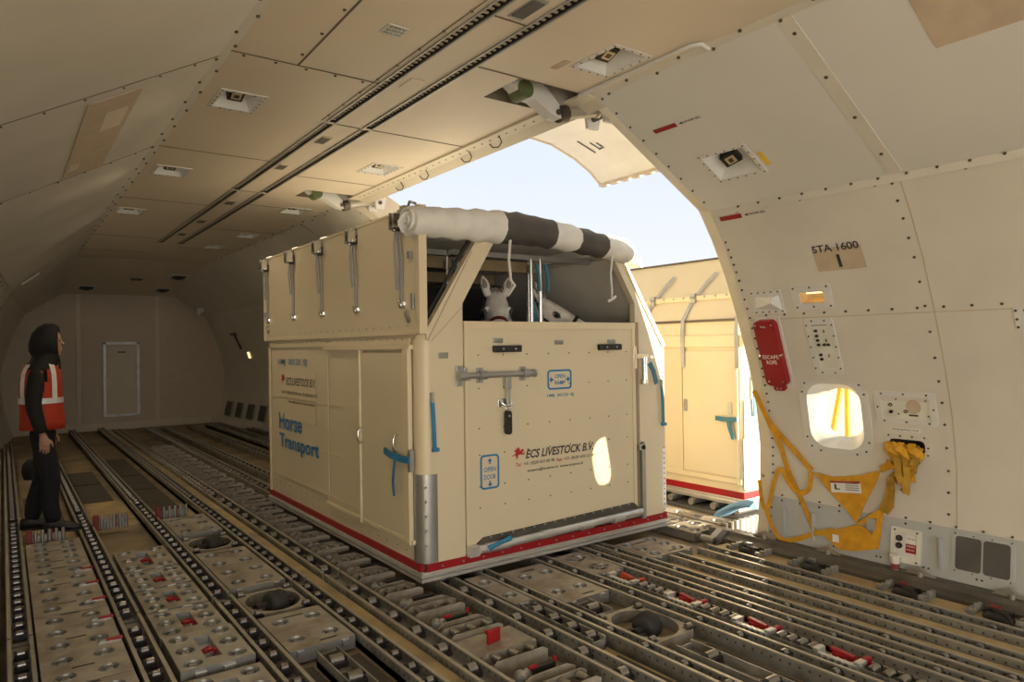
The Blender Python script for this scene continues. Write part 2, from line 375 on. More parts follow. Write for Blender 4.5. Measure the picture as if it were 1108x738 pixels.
# seam strips and screw rows on walls and ceiling
tn = [7]
def strip(pts_n, wdt, m, screws=None, sm=.009, lift=.004, mats=None):
    """ribbon following surface points [(p, normal)], optional screws at (p, n)"""
    w = MB(); rings = []
    P = [V(p) for p, _ in pts_n]; N = [V(q).normalized() for _, q in pts_n]
    for i, p in enumerate(P):
        dd = (P[min(i+1, len(P)-1)]-P[max(i-1, 0)]).normalized(); x = dd.cross(N[i]).normalized()
        rings.append([p+x*wdt/2, p+x*wdt/2+N[i]*lift, p-x*wdt/2+N[i]*lift, p-x*wdt/2])
    w.loft(rings, 0, False)
    for p, q in (screws or []): q = V(q).normalized(); w.cyl(V(p), V(p)+q*(lift+.004), sm, 7, 1)
    o = struct(w.build('trim_%d' % tn[0], [M[m], M['screw']])); tn[0] += 1; return o
def wn(y, s_, side=1):
    p = pt(s_, side, y); a = pt(max(0, s_-.05), side, y); b = pt(min(10, s_+.05), side, y); v = (a-b).normalized(); u = V((0, -side, 0)); return (p, u.cross(v))
def hn(y, t, side=1): f = haunchF(y, t, side); return (f.translation.copy(), f.col[2].to_3d())
# vertical joint at y=2.07 on the right wall, haunch strip above it
strip([wn(2.06, s_) for s_ in SS[:-3]], .007, 'tape', [wn(2.11, 1.2+i*.45) for i in range(18)], .009, .002)
strip([hn(2.07, t) for t in (0.02, .5, .98)], .085, 'liner', [hn(2.07, t) for t in (.1, .35, .6, .85)], .011)
# strip between haunch and side wall, both sides
for side, y0_, y1_ in ((1, -2, DY0-.06), (1, DY1+.1, 12), (-1, -2, 12)):
    ys = [y0_+(y1_-y0_)*i/12 for i in range(13)]; sc = [wn(y0_+.1+i*.17, 1.02, side) for i in range(int((y1_-y0_)/.17))]
    sc += [wn(y0_+.1+i*.17+.03, 1.17, side) for i in range(0, int((y1_-y0_)/.17), 3)]
    nn = V((-side, 0, -.35)); strip([(wn(y, 1.06, side)[0], nn) for y in ys], .06, 'liner', [(p, nn) for p, _ in sc], .009, .006)
# ceiling to haunch corner strips with screws
for side, y0_, y1_ in ((1, -2, 3.46), (1, 7.65, 14), (-1, -2, 14)):
    ys = [y0_+(y1_-y0_)*i/10 for i in range(11)]; nn = V((-side*.25, 0, -1)); N_ = int((y1_-y0_)/.21)
    strip([(V((CX+side*1.1, y, 3.278)), nn) for y in ys], .09, 'liner', [(V((CX+side*(1.075+.05*(i % 2)), y0_+.1+i*.21, 3.278-.012*(i % 2))), nn) for i in range(N_)], .010, .006)
# horizontal seam of the right wall at z=1.8 with screws, aft piece too
for y0_, y1_ in ((-1, DY0-.03), (DY1+.1, 13)):
    ys = [y0_+(y1_-y0_)*i/12 for i in range(13)]
    strip([wn(y, 4.02) for y in ys], .006, 'tape', [wn(y0_+.12+i*.16, 3.93) for i in range(int((y1_-y0_)/.16))], .009, .002)
# seams of the left haunch and right aft haunch
for y in (2.0, 4.15, 6.3, 8.5, 10.7, 12.9): strip([hn(y, t, -1) for t in (.0, .5, 1)], .012, 'seam', [hn(y+.03, .12+i*.15, -1) for i in range(6)], .007, .002); strip([wn(y, s_, -1) for s_ in SS[:-1]], .01, 'seam')
for y in (9.2, 11.4, 13.4): strip([hn(y, t) for t in (0, 1)], .012, 'seam'); strip([wn(y, s_) for s_ in SS[:-1]], .01, 'seam')
# ceiling panel seams
dn = V((0, 0, -1))
def cseam(a, b, n_=0, off=.03, wdt=.012):
    a, b = V((*a, 3.279)), V((*b, 3.279)); dd = (b-a); q = V((-dd.y, dd.x, 0)).normalized()*off
    strip([(a, dn), (b, dn)], wdt, 'seam', [(a+dd*(i+.5)/n_+q, dn) for i in range(n_)] if n_ else None, .009, .002)
for y, k in ((4.06, 5), (6.28, 0), (8.58, 0), (11.5, 0), (13.2, 0)): cseam((CX-1.09, y), (1.93, y), k)
for y in (3.49, 4.97, 6.68, 8.3, 10.2, 12.3): cseam((2.30, y), (CX+1.09, y))
cseam((1.33, -1), (1.42, 4.05), 16); cseam((1.90, -1), (1.90, 4.95), 22, .0, .006); cseam((2.02, 4.98), (2.22, 4.98)); cseam((2.02, 7.61), (2.22, 7.61)); cseam((2.02, 2.9), (2.22, 2.9))
cseam((CX-1.09, 14.3), (CX+1.09, 14.3))
# kick panel of the right wall
w = MB()
for y0_, y1_ in ((-4.6, DY0-.01), (DY1+.1, 8.0)):
    w.sheet([y0_, 1, 2.06, y1_] if y0_ < 0 else [y0_, y1_], [s_of_z(.36), 8.6, 9, 9.5, 10], lambda y, s_: wn(y, s_)[0]+V((-.008, 0, 0)), (), 0)
    w.sheet([y0_, y1_], [0, 1], lambda y, k: wn(y, s_of_z(.36))[0]+V((-.008*k, 0, 0)), (), 0)
for i in range(26):
    y = DY0-.12-i*.16
    for z in (.375, .335): p, q = wn(y, s_of_z(z)); w.cyl(p-V((.006, 0, 0)), p-V((.014, 0, 0)), .008, 7, 1)
    if i % 2: 
        for dy in (0, .03): p, q = wn(y+dy, s_of_z(.07)); w.cyl(p-V((.006, 0, 0)), p-V((.013, 0, 0)), .007, 6, 1)
for y in (2.33-.19, 3.05, 3.3): w.bb(wn(y, 9)[0].x-.03, wn(y, 9)[0].x, y-.008, y+.008, .08, .29)
struct(w.build('baseboard_right', [M['bluegrey'], M['screw']], fixn=False))

# window
F_ = wallF(2.87, 1.05)
w = MB(F_); outer = rrect(0, 0, .54, .62, .11); inner = rrect(0, -.0, .42, .50, .13); ringplate(w, outer, inner, .0, .012)
for p in rrect(0, 0, .485, .56, .1, 2): screw(w, p[0], p[1], .012, .008)
win = struct(w.build('window_1', [M['liner_grey'], M['screw']])); win['_o'] = V((0, 0, 0))
w = MB(F_); k = len(inner); pane = rrect(0, -.005, .30, .375, .13)
rings = [[(p[0], p[1], .010) for p in inner], [(lerp(p[0], q[0], .3), lerp(p[1], q[1], .3), -.035) for p, q in zip(inner, pane)], [(q[0], q[1], -.125) for q in pane], [(q[0]*1.10, q[1]*1.06, -.15) for q in pane]]
w.loft(rings, 0, True, False); w.build('window_reveal', M['white'], win, fixn=False)
w = MB(F_); w.add([(q[0], q[1], -.126) for q in pane], [list(range(k))]); w.build('window_pane', M['glass'], win, fixn=False)
# ------------------------------------------------------------------ things on the walls and ceiling
def recess(mb, w_, h_, wi, hi, d, m=0, flange=True):
    """square funnel: outer w_ x h_ at n=0 narrowing to wi x hi at n=-d"""
    o = [(-w_/2, -h_/2, 0), (w_/2, -h_/2, 0), (w_/2, h_/2, 0), (-w_/2, h_/2, 0)]; i = [(-wi/2, -hi/2, -d), (wi/2, -hi/2, -d), (wi/2, hi/2, -d), (-wi/2, hi/2, -d)]
    mb.add(o+i, [(0, 1, 5, 4), (1, 2, 6, 5), (2, 3, 7, 6), (3, 0, 4, 7), (4, 5, 6, 7)], m)
def rect4(w_, h_): return [(-w_/2, -h_/2), (w_/2, -h_/2), (w_/2, h_/2), (-w_/2, h_/2)]
def lamp_light(F_, power, parent):
    l = bpy.data.lights.new('lamp_glow', 'AREA'); l.shape = 'DISK'; l.size = .06; l.energy = power; l.color = (1, .80, .52); l.spread = math.radians(165)
    o = bpy.data.objects.new('lamp_glow', l); COL.objects.link(o); o.parent = parent
    m_ = F_ @ Matrix.Translation((0, .0, .004)) @ Matrix.Rotation(PI, 4, 'X'); m_.translation -= parent.location; o.matrix_local = m_
def ceiling_light(F_, label, on=0):
    o = F_.translation; t = thing('ceiling_light', label, 'light', o, 'recessed ceiling lights')
    a = MB(F_); ringplate(a, rect4(.30, .39), rect4(.245, .335), 0, .006)
    for k in range(6):
        for sx_ in (-1, 1): screw(a, sx_*.135, -.175+k*.07, .006, .006)
    for k in range(1, 4):
        for sy_ in (-1, 1): screw(a, -.135+k*.068, sy_*.18, .006, .006)
    a.build('flange', [M['liner_grey'], M['screw']], t)
    a = MB(F_); recess(a, .25, .34, .13, .20, .10); a.build('recess', M['white'], t, fixn=False)
    a = MB(F_ @ Matrix.Translation((0, .03, -.075)) @ Matrix.Rotation(.35, 4, 'X'))
    a.box((0, 0, 0), (.10, .12, .07), 0); a.build('lamp_housing', [M['black']], t, bevel=.006)
    a = MB(F_ @ Matrix.Translation((0, .03, -.075)) @ Matrix.Rotation(.35, 4, 'X'))
    a.box((0, -.0, .038), (.062, .062, .008), 0); a.box((0, 0, .043), (.035, .03, .004), 1); a.build('lens', [M['lampgold'], M['screw']], t)
    if on: lamp_light(F_, on, t)
cf = lambda x, y: frame((x, y, 3.28), (1, 0, 0), (0, 1, 0), (0, 0, -1))
cf = lambda x, y: frame((x, y, 3.28), (-1, 0, 0), (0, 1, 0), (0, 0, -1))
LBL = ['recessed light in the left ceiling row, the one nearest to the camera', 'second recessed light of the left ceiling row, above and behind the stall', 'third recessed light of the left ceiling row, counting from the camera',
       'recessed ceiling light beside the front hinge arm of the raised cargo door', 'recessed ceiling light near the edge of the door opening, just before the aft hinge arm', 'recessed ceiling light just past the aft hinge arm, over the far end of the stall',
       'second recessed light past the aft hinge arm in the right ceiling row', 'third recessed light past the aft hinge arm in the right ceiling row']
for (x, y), l, on in zip(CL, LBL, (4.5, 8.5, 2.6, 0, 0, 2.5, 1.8, 1.4)): ceiling_light(cf(x, y), l, on)
f = haunchF((HL[0]+HL[1])/2, (HL[2]+HL[3])/2)
f = frame(f.translation, f.col[1].to_3d(), -f.col[0].to_3d(), f.col[2].to_3d())
ceiling_light(f, 'large recessed light in the slanted white panel above the station number')
# three lights on the sloping end of the ceiling, small dark slots
sl_n = V((0, -(3.28-2.85), -(YB-14.3))).normalized()
for x, y, l in ((1.42, 16.9, 'small recessed light at the far left of the sloping ceiling end by the bulkhead'), (2.93, 15.6, 'small recessed light on the sloping ceiling end, the right one nearer to the camera'), (2.85, 16.9, 'small recessed light on the sloping ceiling end, right and close to the bulkhead')):
    z = lerp(3.28, 2.85, (y-14.3)/(YB-14.3)); v = V((0, YB-14.3, -(3.28-2.85))).normalized(); f = frame((x, y, z), (-1, 0, 0), v, sl_n)
    t = thing('ceiling_light', l, 'light', (x, y, z), 'recessed ceiling lights')
    a = MB(f); ringplate(a, rect4(.32, .42), rect4(.26, .34), 0, .012); a.build('flange', M['liner_grey'], t)
    a = MB(f); a.box((0, 0, .004), (.25, .33, .006)); a.box((0, .05, .02), (.12, .14, .03)); a.build('lamp_housing', M['black'], t)
    lamp_light(f @ Matrix.Translation((0, 0, .05)), .35, t)

# ceiling rails
names = ['running overhead to the first ceiling joint', 'in the middle ceiling section above the stall', 'in the far ceiling section towards the bulkhead']
for i, (x0, x1) in enumerate(TRK):
    for j, (y0, y1) in enumerate(TSEG):
        t = thing('ceiling_track', '%s of two dark ceiling tracks %s' % (('left', 'right')[i], names[j]), 'ceiling track', ((x0+x1)/2, (y0+y1)/2, 3.28), 'dark slotted ceiling tracks')
        a = MB(); xm = (x0+x1)/2
        a.add([(x0, y0, 3.28), (x1, y0, 3.28), (x1, y1, 3.28), (x0, y1, 3.28), (x0, y0, 3.33), (x1, y0, 3.33), (x1, y1, 3.33), (x0, y1, 3.33)], [(0, 1, 5, 4), (1, 2, 6, 5), (2, 3, 7, 6), (3, 0, 4, 7), (4, 5, 6, 7)])
        a.build('channel', M['black'], t, fixn=False)
        a = MB()
        for sx_, xx in ((-1, x0-.006), (1, x1+.006)): a.bb(xx-.006, xx+.006, y0, y1, 3.270, 3.284)
        a.build('flange', M['galv'], t)
        a = MB(); k = int((y1-max(y0, -.5))/.05)
        for q in range(k): yy = y1-.03-q*.05; a.bb(x0, x1, yy-.008, yy+.008, 3.292, 3.30)
        a.build('rung', M['tape'], t, kind='stuff')
def plate(x, y, w_, h_, label, m='tape', txt_=None, slots=False):
    t = thing('placard', label, 'sign', (x, y, 3.28)); f = cf(x, y)
    a = MB(f); a.box((0, 0, .003), (w_, h_, .006)); a.build('plate', M[m], t, bevel=.003)
    if slots:
        a = MB(f); a.box((0, 0, .008), (w_*.8, h_*.75, .004)); a.build('grille', M['mesh'], t)
    if txt_:
        for i, l in enumerate(txt_): text('lettering', l, f, -w_*.42, h_*.18-i*h_*.3, w_*.84, h_*.17, 'txt', t, th=.008)
plate(1.68, 3.33, .12, .12, 'small white stencilled placard on the ceiling left of the tracks', 'liner_grey', ['NO STEP', 'INSIDE', 'AREA'])
plate(2.12, 2.75, .09, .24, 'grey ventilation grille between the ceiling tracks, nearest to the camera', 'galv', None, True)
plate(2.11, 3.95, .09, .17, 'cream framed inspection cover between the ceiling tracks above the stall', 'linerwarm', None)
plate(2.09, 5.42, .08, .20, 'brown ventilation grille between the ceiling tracks just past the first joint', 'tape', None, True)
plate(2.08, 6.42, .08, .20, 'brown ventilation grille between the ceiling tracks, the second past the first joint', 'tape', None, True)
plate(2.10, 8.3, .10, .22, 'brown ventilation grille between the tracks in the far ceiling section, the nearest there', 'tape', None, True)
plate(2.10, 9.7, .10, .22, 'brown ventilation grille between the tracks in the far ceiling section, the second there', 'tape', None, True)
plate(2.10, 10.9, .10, .22, 'brown ventilation grille between the tracks in the far ceiling section, the farthest there', 'tape', None, True)
plate(2.7, 3.19, .045, .14, 'small tan strip of tape beside the ceiling light next to the front hinge arm', 'tape')
a = MB(); z = lerp(3.28, 2.85, .5); a.box((2.2, 15.9, z-.01), (.2, .2, .03), 0); tag(a.build('vent_cover', M['screw'], bevel=.006), 'small dark square vent in the middle of the sloping ceiling end', 'vent')
# handrail bead above the door
w = MB(); w.tube([(3.115, 3.50, 3.268), (3.115, 2.72, 3.268), (3.115, 2.56, 3.266), (3.135, 2.505, 3.262), (3.19, 2.50, 3.245)], .014, 8); tag(w.build('drip_rail', M['liner_grey']), 'white rounded drip rail with a hooked end on the ceiling above the door jamb', 'rail')
# tape patches on haunches
def decal(name, f, w_, h_, m, label, cat, th=.003, off=.002):
    a = MB(f); a.box((0, 0, off+th/2), (w_, h_, th)); return tag(a.build(name, M[m]), label, cat)
f = haunchF(5.26, .44, -1); a = MB(f); a.box((0, 0, .004), (1.95, .30, .004)); a.box((-.45, .05, .0065), (.42, .13, .002), 1); a.box((.65, -.09, .0065), (.22, .07, .002), 1)
tag(a.build('tape_patch', [M['tape'], M['linerwarm']]), 'long brown rectangular repair patch on the slanted left wall panel', 'patch')
f = haunchF(1.33, .25, 1); decal('tape_patch', f, .40, .36, 'tape', 'tan square repair patch in the top right corner on the slanted white panel', 'patch')
def warnstrip(f, label, k):
    t = thing('warning_strip', label, 'sign', f.translation); a = MB(f); a.box((0, 0, .003), (.19, .035, .003)); a.build('red_tape', M['red'], t)
    a = MB(f); a.add([(.12, 0, .004), (.15, .012, .004), (.15, -.012, .004)], [(0, 1, 2)]); a.build('arrow_mark', M['txt'], t, fixn=False)
    text('lettering', 'DOOR SILL', f, .16, -.008, .14, .018, 'txt', t, th=.004)
warnstrip(haunchF(3.20, .335), 'upper red warning strip on the slanted panel at the door edge', 0); 
f = wallF(3.31, 2.37); f = frame(pt(1.30, 1, 3.30), (0, -1, 0), (pt(1.05, 1, 3.3)-pt(1.6, 1, 3.3)).normalized(), V((0, -1, 0)).cross((pt(1.05, 1, 3.3)-pt(1.6, 1, 3.3)).normalized()))
warnstrip(f, 'lower red warning strip on the side wall at the door edge', 1)
decal('marking_strip', haunchF(2.74, .70), .035, .13, 'yellowpaint', 'short yellow marking strip beside the recessed light in the slanted panel', 'sign')
# STA 1600
f = wallF(2.59, 2.21); t = thing('station_placard', 'tan placard reading STA 1600 with a black tick on the right wall', 'sign', f.translation)
a = MB(f); a.box((0, -.03, .004), (.34, .17, .003)); a.build('plate', M['tape'], t)
text('lettering', 'STA 1600', f, -.17, .03, .33, .055, 'txt', t, th=.008)
a = MB(f); a.box((.0, -.045, .007), (.022, .095, .002)); a.build('tick_mark', M['txt'], t)
# wall lamp
f = wallF(2.863, 1.94); t = thing('wall_light', 'rectangular recessed wall light glowing warm above the switch panel', 'light', f.translation)
a = MB(f); ringplate(a, rrect(0, 0, .31, .19, .02), rrect(0, -.005, .19, .085, .015), 0, .008)
for x in (-.13, 0, .13):
    for y in (-.075, .075): screw(a, x, y, .008, .008)
a.build('frame', [M['liner_grey'], M['screw']], t)
a = MB(f); recess(a, .20, .09, .16, .07, .07); a.build('recess', M['lampgold'], t, fixn=False)
a = MB(f); a.cyl((-.06, .02, -.045), (.06, .02, -.045), .012); a.build('bulb', M['lamp'], t)
# wedge fairing
f = wallF(3.235, 1.925); t = thing('fairing', 'white wedge shaped fairing on a screwed plate above the red box', 'cover', f.translation)
a = MB(f); a.box((0, 0, .005), (.27, .19, .01))
for k in range(5): screw(a, -.115+k*.057, .08, .01, .007); screw(a, -.115+k*.057, -.08, .01, .007)
a.build('plate', [M['liner_grey'], M['screw']], t)
a = MB(f); a.add([(-.11, -.04, .01), (.115, -.075, .01), (.115, .05, .01), (-.09, .045, .01), (.095, .06, .075), (.08, .02, .09), (-.05, -.03, .03)], [(0, 1, 5, 6), (1, 2, 4, 5), (2, 3, 4), (3, 0, 6), (3, 6, 5, 4)]); a.build('wedge', M['white'], t, bevel=.004)
# escape rope box
f = wallF(3.285, 1.53); t = thing('escape_rope_box', 'red escape rope box with white lettering on the wall beside the door', 'box', f.translation)
a = MB(f); a.box((.008, 0, .006), (.215, .60, .012)); a.build('back_plate', M['liner_grey'], t, bevel=.003)
a = MB(f); out = rrect(0, .01, .185, .545, .045); a.prism(out, (0, 0, .012), (1, 0, 0), (0, 1, 0), (0, 0, 1), .05); a.prism(rrect(0, -.285, .10, .05, .02), (0, 0, .01), (1, 0, 0), (0, 1, 0), (0, 0, 1), .03); a.build('case', M['red'], t, bevel=.008)
a = MB(f); ringplate(a, rrect(0, .235, .13, .07, .03), rrect(0, .235, .09, .035, .015), .062, .07); a.build('handle', M['red'], t)
a = MB(f)
for x, y in ((-.07, .25), (.07, .25), (-.09, .0), (.09, .0), (-.06, -.22), (.06, -.22), (0, -.285)): a.cyl((x, y, .04), (x, y, .068), .008, 8)
a.build('stud', M['chrome'], t)
text('lettering', 'ESCAPE', f, -.07, -.03, .14, .032, 'paper', t, th=.0635); text('lettering', 'ROPE', f, -.045, -.075, .09, .032, 'paper', t, th=.0635); text('lettering', 'PULL', f, -.03, .228, .05, .015, 'paper', t, th=.0635); text('lettering', 'PULL', f, -.025, -.295, .05, .014, 'paper', t, th=.041)
# switch panel
f = wallF(2.862, 1.575); t = thing('switch_panel', 'narrow upright switch panel with black knobs above the window', 'panel', f.translation)
a = MB(f); ringplate(a, rrect(0, 0, .225, .44, .02), rrect(.005, .0, .14, .345, .012), 0, .008)
for k in range(5): screw(a, -.098, -.17+k*.085, .008, .007); screw(a, .098, -.17+k*.085, .008, .007)
for x in (-.05, .05): screw(a, x, .205, .008, .007); screw(a, x, -.205, .008, .007)
a.build('frame', [M['liner_grey'], M['screw']], t)
a = MB(f); a.box((.005, 0, .001), (.142, .347, .002)); a.build('face_plate', M['panelivory'], t)
a = MB(f); a.box((0, .172, .004), (.12, .01, .006)); a.build('slot', M['screw'], t)
for x, y in ((-.035, .125), (-.035, .085), (-.035, .05), (-.035, .015), (.01, .015), (.04, .015), (-.035, -.065), (-.035, -.10)):
    a = MB(f); a.cyl((x, y, .002), (x+.004, y+.006, .022), .0125, 10, 0, .009); a.build('knob', M['black'], t)
for x, y in ((.025, .118), (.03, .045), (.025, -.075)):
    a = MB(f); a.cyl((x, y, .002), (x, y, .008), .008, 8); a.cyl((x, y, .006), (x+.012, y+.02, .02), .0035, 6, 0, .005); a.build('toggle_switch', M['steel'], t)
# speaker / handset panel
f = wallF(2.352, 1.145); t = thing('intercom_panel', 'ivory intercom panel with a round loudspeaker right of the window', 'panel', f.translation)
a = MB(f); ringplate(a, rrect(0, 0, .41, .235, .012), rrect(0, .0, .325, .16, .012), 0, .01)
for x in (-.15, 0, .15): screw(a, x, .1, .01, .007); screw(a, x, -.1, .01, .007)
for s_ in (-1, 1): screw(a, s_*.186, 0, .01, .007)
a.build('frame', [M['liner_grey'], M['screw']], t)
a = MB(f); a.box((0, 0, .001), (.327, .162, .002)); a.build('face_plate', M['panelivory'], t)
a = MB(f); a.cyl((.055, .012, .001), (.055, .012, .004), .050, 28); 
a.build('loudspeaker', M['tape'], t)
a = MB(f); a.box((.05, -.05, .004), (.06, .012, .004)); a.build('slot', M['screw'], t)
for x, y in ((-.098, .02), (.0, -.025)):
    a = MB(f); ringplate(a, rrect(x, y, .026, .026, .0129, 4), rrect(x, y, .014, .014, .0069, 4), .002, .008); a.build('jack_ring', M['screw'], t)
a = MB(f); a.cyl((-.096, -.03, .002), (-.096, -.03, .016), .012); a.build('knob', M['black'], t)
for x, y in ((-.055, .062), (.138, .058), (-.05, -.045), (.145, -.05)):
    a = MB(f); screw(a, x, y, .002, .006, 0); a.build('screw', M['screw'], t)
f = wallF(2.366, .99); t = thing('label_strip', 'narrow white printed label strip under the intercom panel', 'sign', f.translation); a = MB(f); a.box((0, 0, .003), (.20, .022, .002)); a.build('strip', M['paper'], t); text('lettering', 'DOOR BARRIER STRAP', f, -.09, -.006, .18, .012, 'txt', t, th=.0045)
# electrical outlet
f = wallF(2.37, .185); t = thing('outlet_panel', 'white outlet panel with two black sockets and a red notice low on the wall', 'panel', f.translation+V((-.008, 0, 0)))
a = MB(f); ringplate(a, rrect(0, 0, .20, .235, .008), rrect(0, .005, .145, .165, .006), .008, .022)
for x in (-.075, .075): screw(a, x, .1, .022, .007); screw(a, x, -.1, .022, .007)
a.build('frame', [M['panelivory'], M['screw']], t)
a = MB(f); a.box((0, .005, .010), (.147, .167, .004)); a.build('face_plate', M['liner_grey'], t)
for y in (.045, -.005):
    a = MB(f); a.cyl((-.045, y, .012), (-.045, y, .024), .021, 16); a.cyl((-.045, y, .024), (-.045, y, .026), .011, 12, 1); a.build('socket', [M['black'], M['screw']], t)
a = MB(f); a.box((.033, .048, .0125), (.07, .05, .002)); a.build('notice', M['paper'], t)
a = MB(f); a.box((.033, -.015, .0125), (.07, .06, .002)); a.build('red_notice', M['red'], t); text('lettering', 'WARNING', f, .002, -.005, .06, .012, 'paper', t, th=.0145); text('lettering', '400 HZ ONLY', f, .004, -.028, .056, .01, 'paper', t, th=.0145)
text('lettering', '115V AC', f, .008, .045, .05, .012, 'txt', t, th=.0145)
# lower vent
def vent(y, z, label, W_=.36, H_=.255, side=1, n_=2):
    f = wallF(y, z, side); t = thing('wall_vent', label, 'vent', f.translation)
    a = MB(f); xs = [(-W_/2+.018+(i+.5)*(W_-.036)/n_) for i in range(n_)]; pw = (W_-.036)/n_-.012
    a.prism(rrect(0, 0, W_, H_, .03), (0, 0, .008), (1, 0, 0), (0, 1, 0), (0, 0, 1), .008)
    for i in range(4): screw(a, -W_/2+.02+i*(W_-.04)/3, H_/2-.008, .016, .005); screw(a, -W_/2+.02+i*(W_-.04)/3, -H_/2+.008, .016, .005)
    a.build('frame', [M['bluegrey'], M['screw']], t)
    for x in xs:
        a = MB(f); a.prism(rrect(x, 0, pw, H_-.04, .02), (0, 0, .012), (1, 0, 0), (0, 1, 0), (0, 0, 1), .007); a.build('mesh_panel', M['mesh'], t)
vent(1.90, .215, 'grey framed pair of dark mesh vents low on the right wall')
for i, y in enumerate((14.4, 15.05, 15.7, 16.35, 17.0)):
    k = ['fifth from the bulkhead', 'fourth from the bulkhead', 'third from the bulkhead', 'second from the bulkhead', 'closest to the bulkhead'][i]
    vent(y, .27, 'dark mesh vent at the foot of the far right wall, '+k, .58, .36, 1, 1)
for i, y in enumerate((14.2, 15.6)): vent(y, .27, 'dark vents at the foot of the far left wall, '+['nearer to the person', 'closer to the bulkhead'][i], 1.2, .36, -1)
# far wall light and fittings seen past the stall
f = wallF(15.72, 1.64); t = thing('wall_light', 'small glowing amber light on the far right wall beside the stall', 'light', f.translation)
a = MB(f); ringplate(a, rrect(0, 0, .30, .22, .03), rrect(0, 0, .22, .14, .03), 0, .012); a.build('frame', M['liner'], t); a = MB(f); a.box((0, 0, .004), (.22, .14, .006)); a.build('lens', M['lamp'], t)
f = wallF(16.2, 2.19); a = MB(f); a.box((0, 0, .02), (.40, .05, .04)); a.bar((.1, 0, .03), (.26, -.34, .05), .05, .03); tag(a.build('folding_bracket', M['screw']), 'dark folding bracket high on the far right wall beyond the stall', 'bracket')
f = wallF(13.6, 2.2, 1); a = MB(f); a.box((0, 0, .02), (.3, .05, .04)); a.bar((.05, 0, .03), (.25, -.38, .06), .06, .03); tag(a.build('folding_bracket', M['screw']), 'dark folding bracket on the right wall just past the stall corner', 'bracket')
f = haunchF(12.5, .75, -1); a = MB(f); a.box((0, 0, .02), (.3, .28, .02)); tag(a.build('paper_note', M['paper'], bevel=.003), 'small pale rectangular note on the far left slanted panel', 'sign')
f = wallF(1.57, 1.73); a = MB(f); a.box((0, 0, .004), (.12, .15, .006))
for y in (-.05, .0, .055): screw(a, .0, y, .007, .008); screw(a, -.045, y, .007, .008)
tag(a.build('patch_plate', [M['liner_grey'], M['screw']], bevel=.002), 'small pale screwed patch plate at the right edge of the wall', 'plate')

# ---- yellow barrier strap and its stowage hole
f = wallF(2.365, .875); t = thing('stowage_recess', 'screwed metal slot in the wall that the yellow webbing spills from', 'recess', f.translation)
a = MB(f); ringplate(a, rrect(0, 0, .31, .17, .03), rrect(0, 0, .24, .095, .03), 0, .006)
for x in (-.12, -.04, .04, .12): screw(a, x, .07, .006, .007); 
for s_ in (-1, 1): screw(a, s_*.14, 0, .006, .007); screw(a, s_*.135, -.05, .006, .007)
a.build('rim', [M['liner'], M['screw']], t)
a = MB(f); recess(a, .245, .10, .22, .09, .14); a.build('pocket', M['darkplate'], t, fixn=False)
def P(y, z, off=.02): q = wallF(y, max(.0, z)); return q.translation+q.col[2].to_3d()*off+(V((0, 0, z)) if z < 0 else V())
nrm = V((-1, 0, 0))
t = thing('barrier_net', 'yellow webbing door barrier strap with triangular panels draped along the right wall', 'barrier strap', P(2.8, .4))
# upper triangle and lower diamond panels (thick cloth)
def cloth(poly, m='yellow', th=.006, off=.022):
    a = MB(); n_ = len(poly); f_ = [P(y, z, off) for y, z in poly]; b_ = [P(y, z, off+th) for y, z in poly]
    a.add(f_+b_, [list(range(n_))[::-1], list(range(n_, 2*n_))]+[(i, (i+1) % n_, n_+(i+1) % n_, n_+i) for i in range(n_)]); return a.build('cloth_panel', M[m], t)
tri = [(3.06, .60), (2.90, .585), (2.70, .625), (2.545, .685), (2.575, .60), (2.66, .42), (2.715, .27), (2.80, .36), (2.95, .49)]
cloth(tri)
cloth([(2.715, .27), (2.64, .15), (2.59, .17), (2.60, .22), (2.66, .26)], off=.026); cloth([(2.99, .15), (2.86, .20), (2.72, .26), (2.79, .10), (2.83, .055)], off=.024)
cloth([(2.72, .26), (2.79, .10), (2.83, .055), (2.70, .075), (2.545, .125), (2.60, .19), (2.66, .255)], off=.03); cloth([(2.545, .125), (2.52, .39), (2.56, .36), (2.60, .19)], off=.03)
cloth([(2.715, .27), (2.62, .35), (2.53, .42), (2.525, .37), (2.65, .28)], off=.034)
lf = frame(P(2.80, .525, .036), (0, -1, .12), (0, .12, 1), nrm); a = MB(lf); a.box((0, 0, 0), (.23, .085, .003)); a.build('label', M['paper'], t)
a = MB(lf); 
for k in range(4): a.box((.05, .025-k*.015, .003), (.10, .004, .001))
a.add([(-.085, -.02, .003), (-.045, -.02, .003), (-.045, -.012, .003), (-.07, -.012, .003), (-.07, .02, .003), (-.085, .02, .003)], [(0, 1, 2, 3), (0, 3, 4, 5)])
a.build('print', M['txt'], t, fixn=False)
a = MB(lf); a.box((-.095+.095, .036, .002), (.23, .012, .002)); a.build('red_stripe', M['red'], t)
a = MB(); a.box(P(2.86, .135, .042), (.003, .05, .055)); a.build('label', M['paper'], t)
a = MB(); a.box(P(2.60, .29, .045), (.003, .06, .075)); a.build('label', M['webgrey'], t)
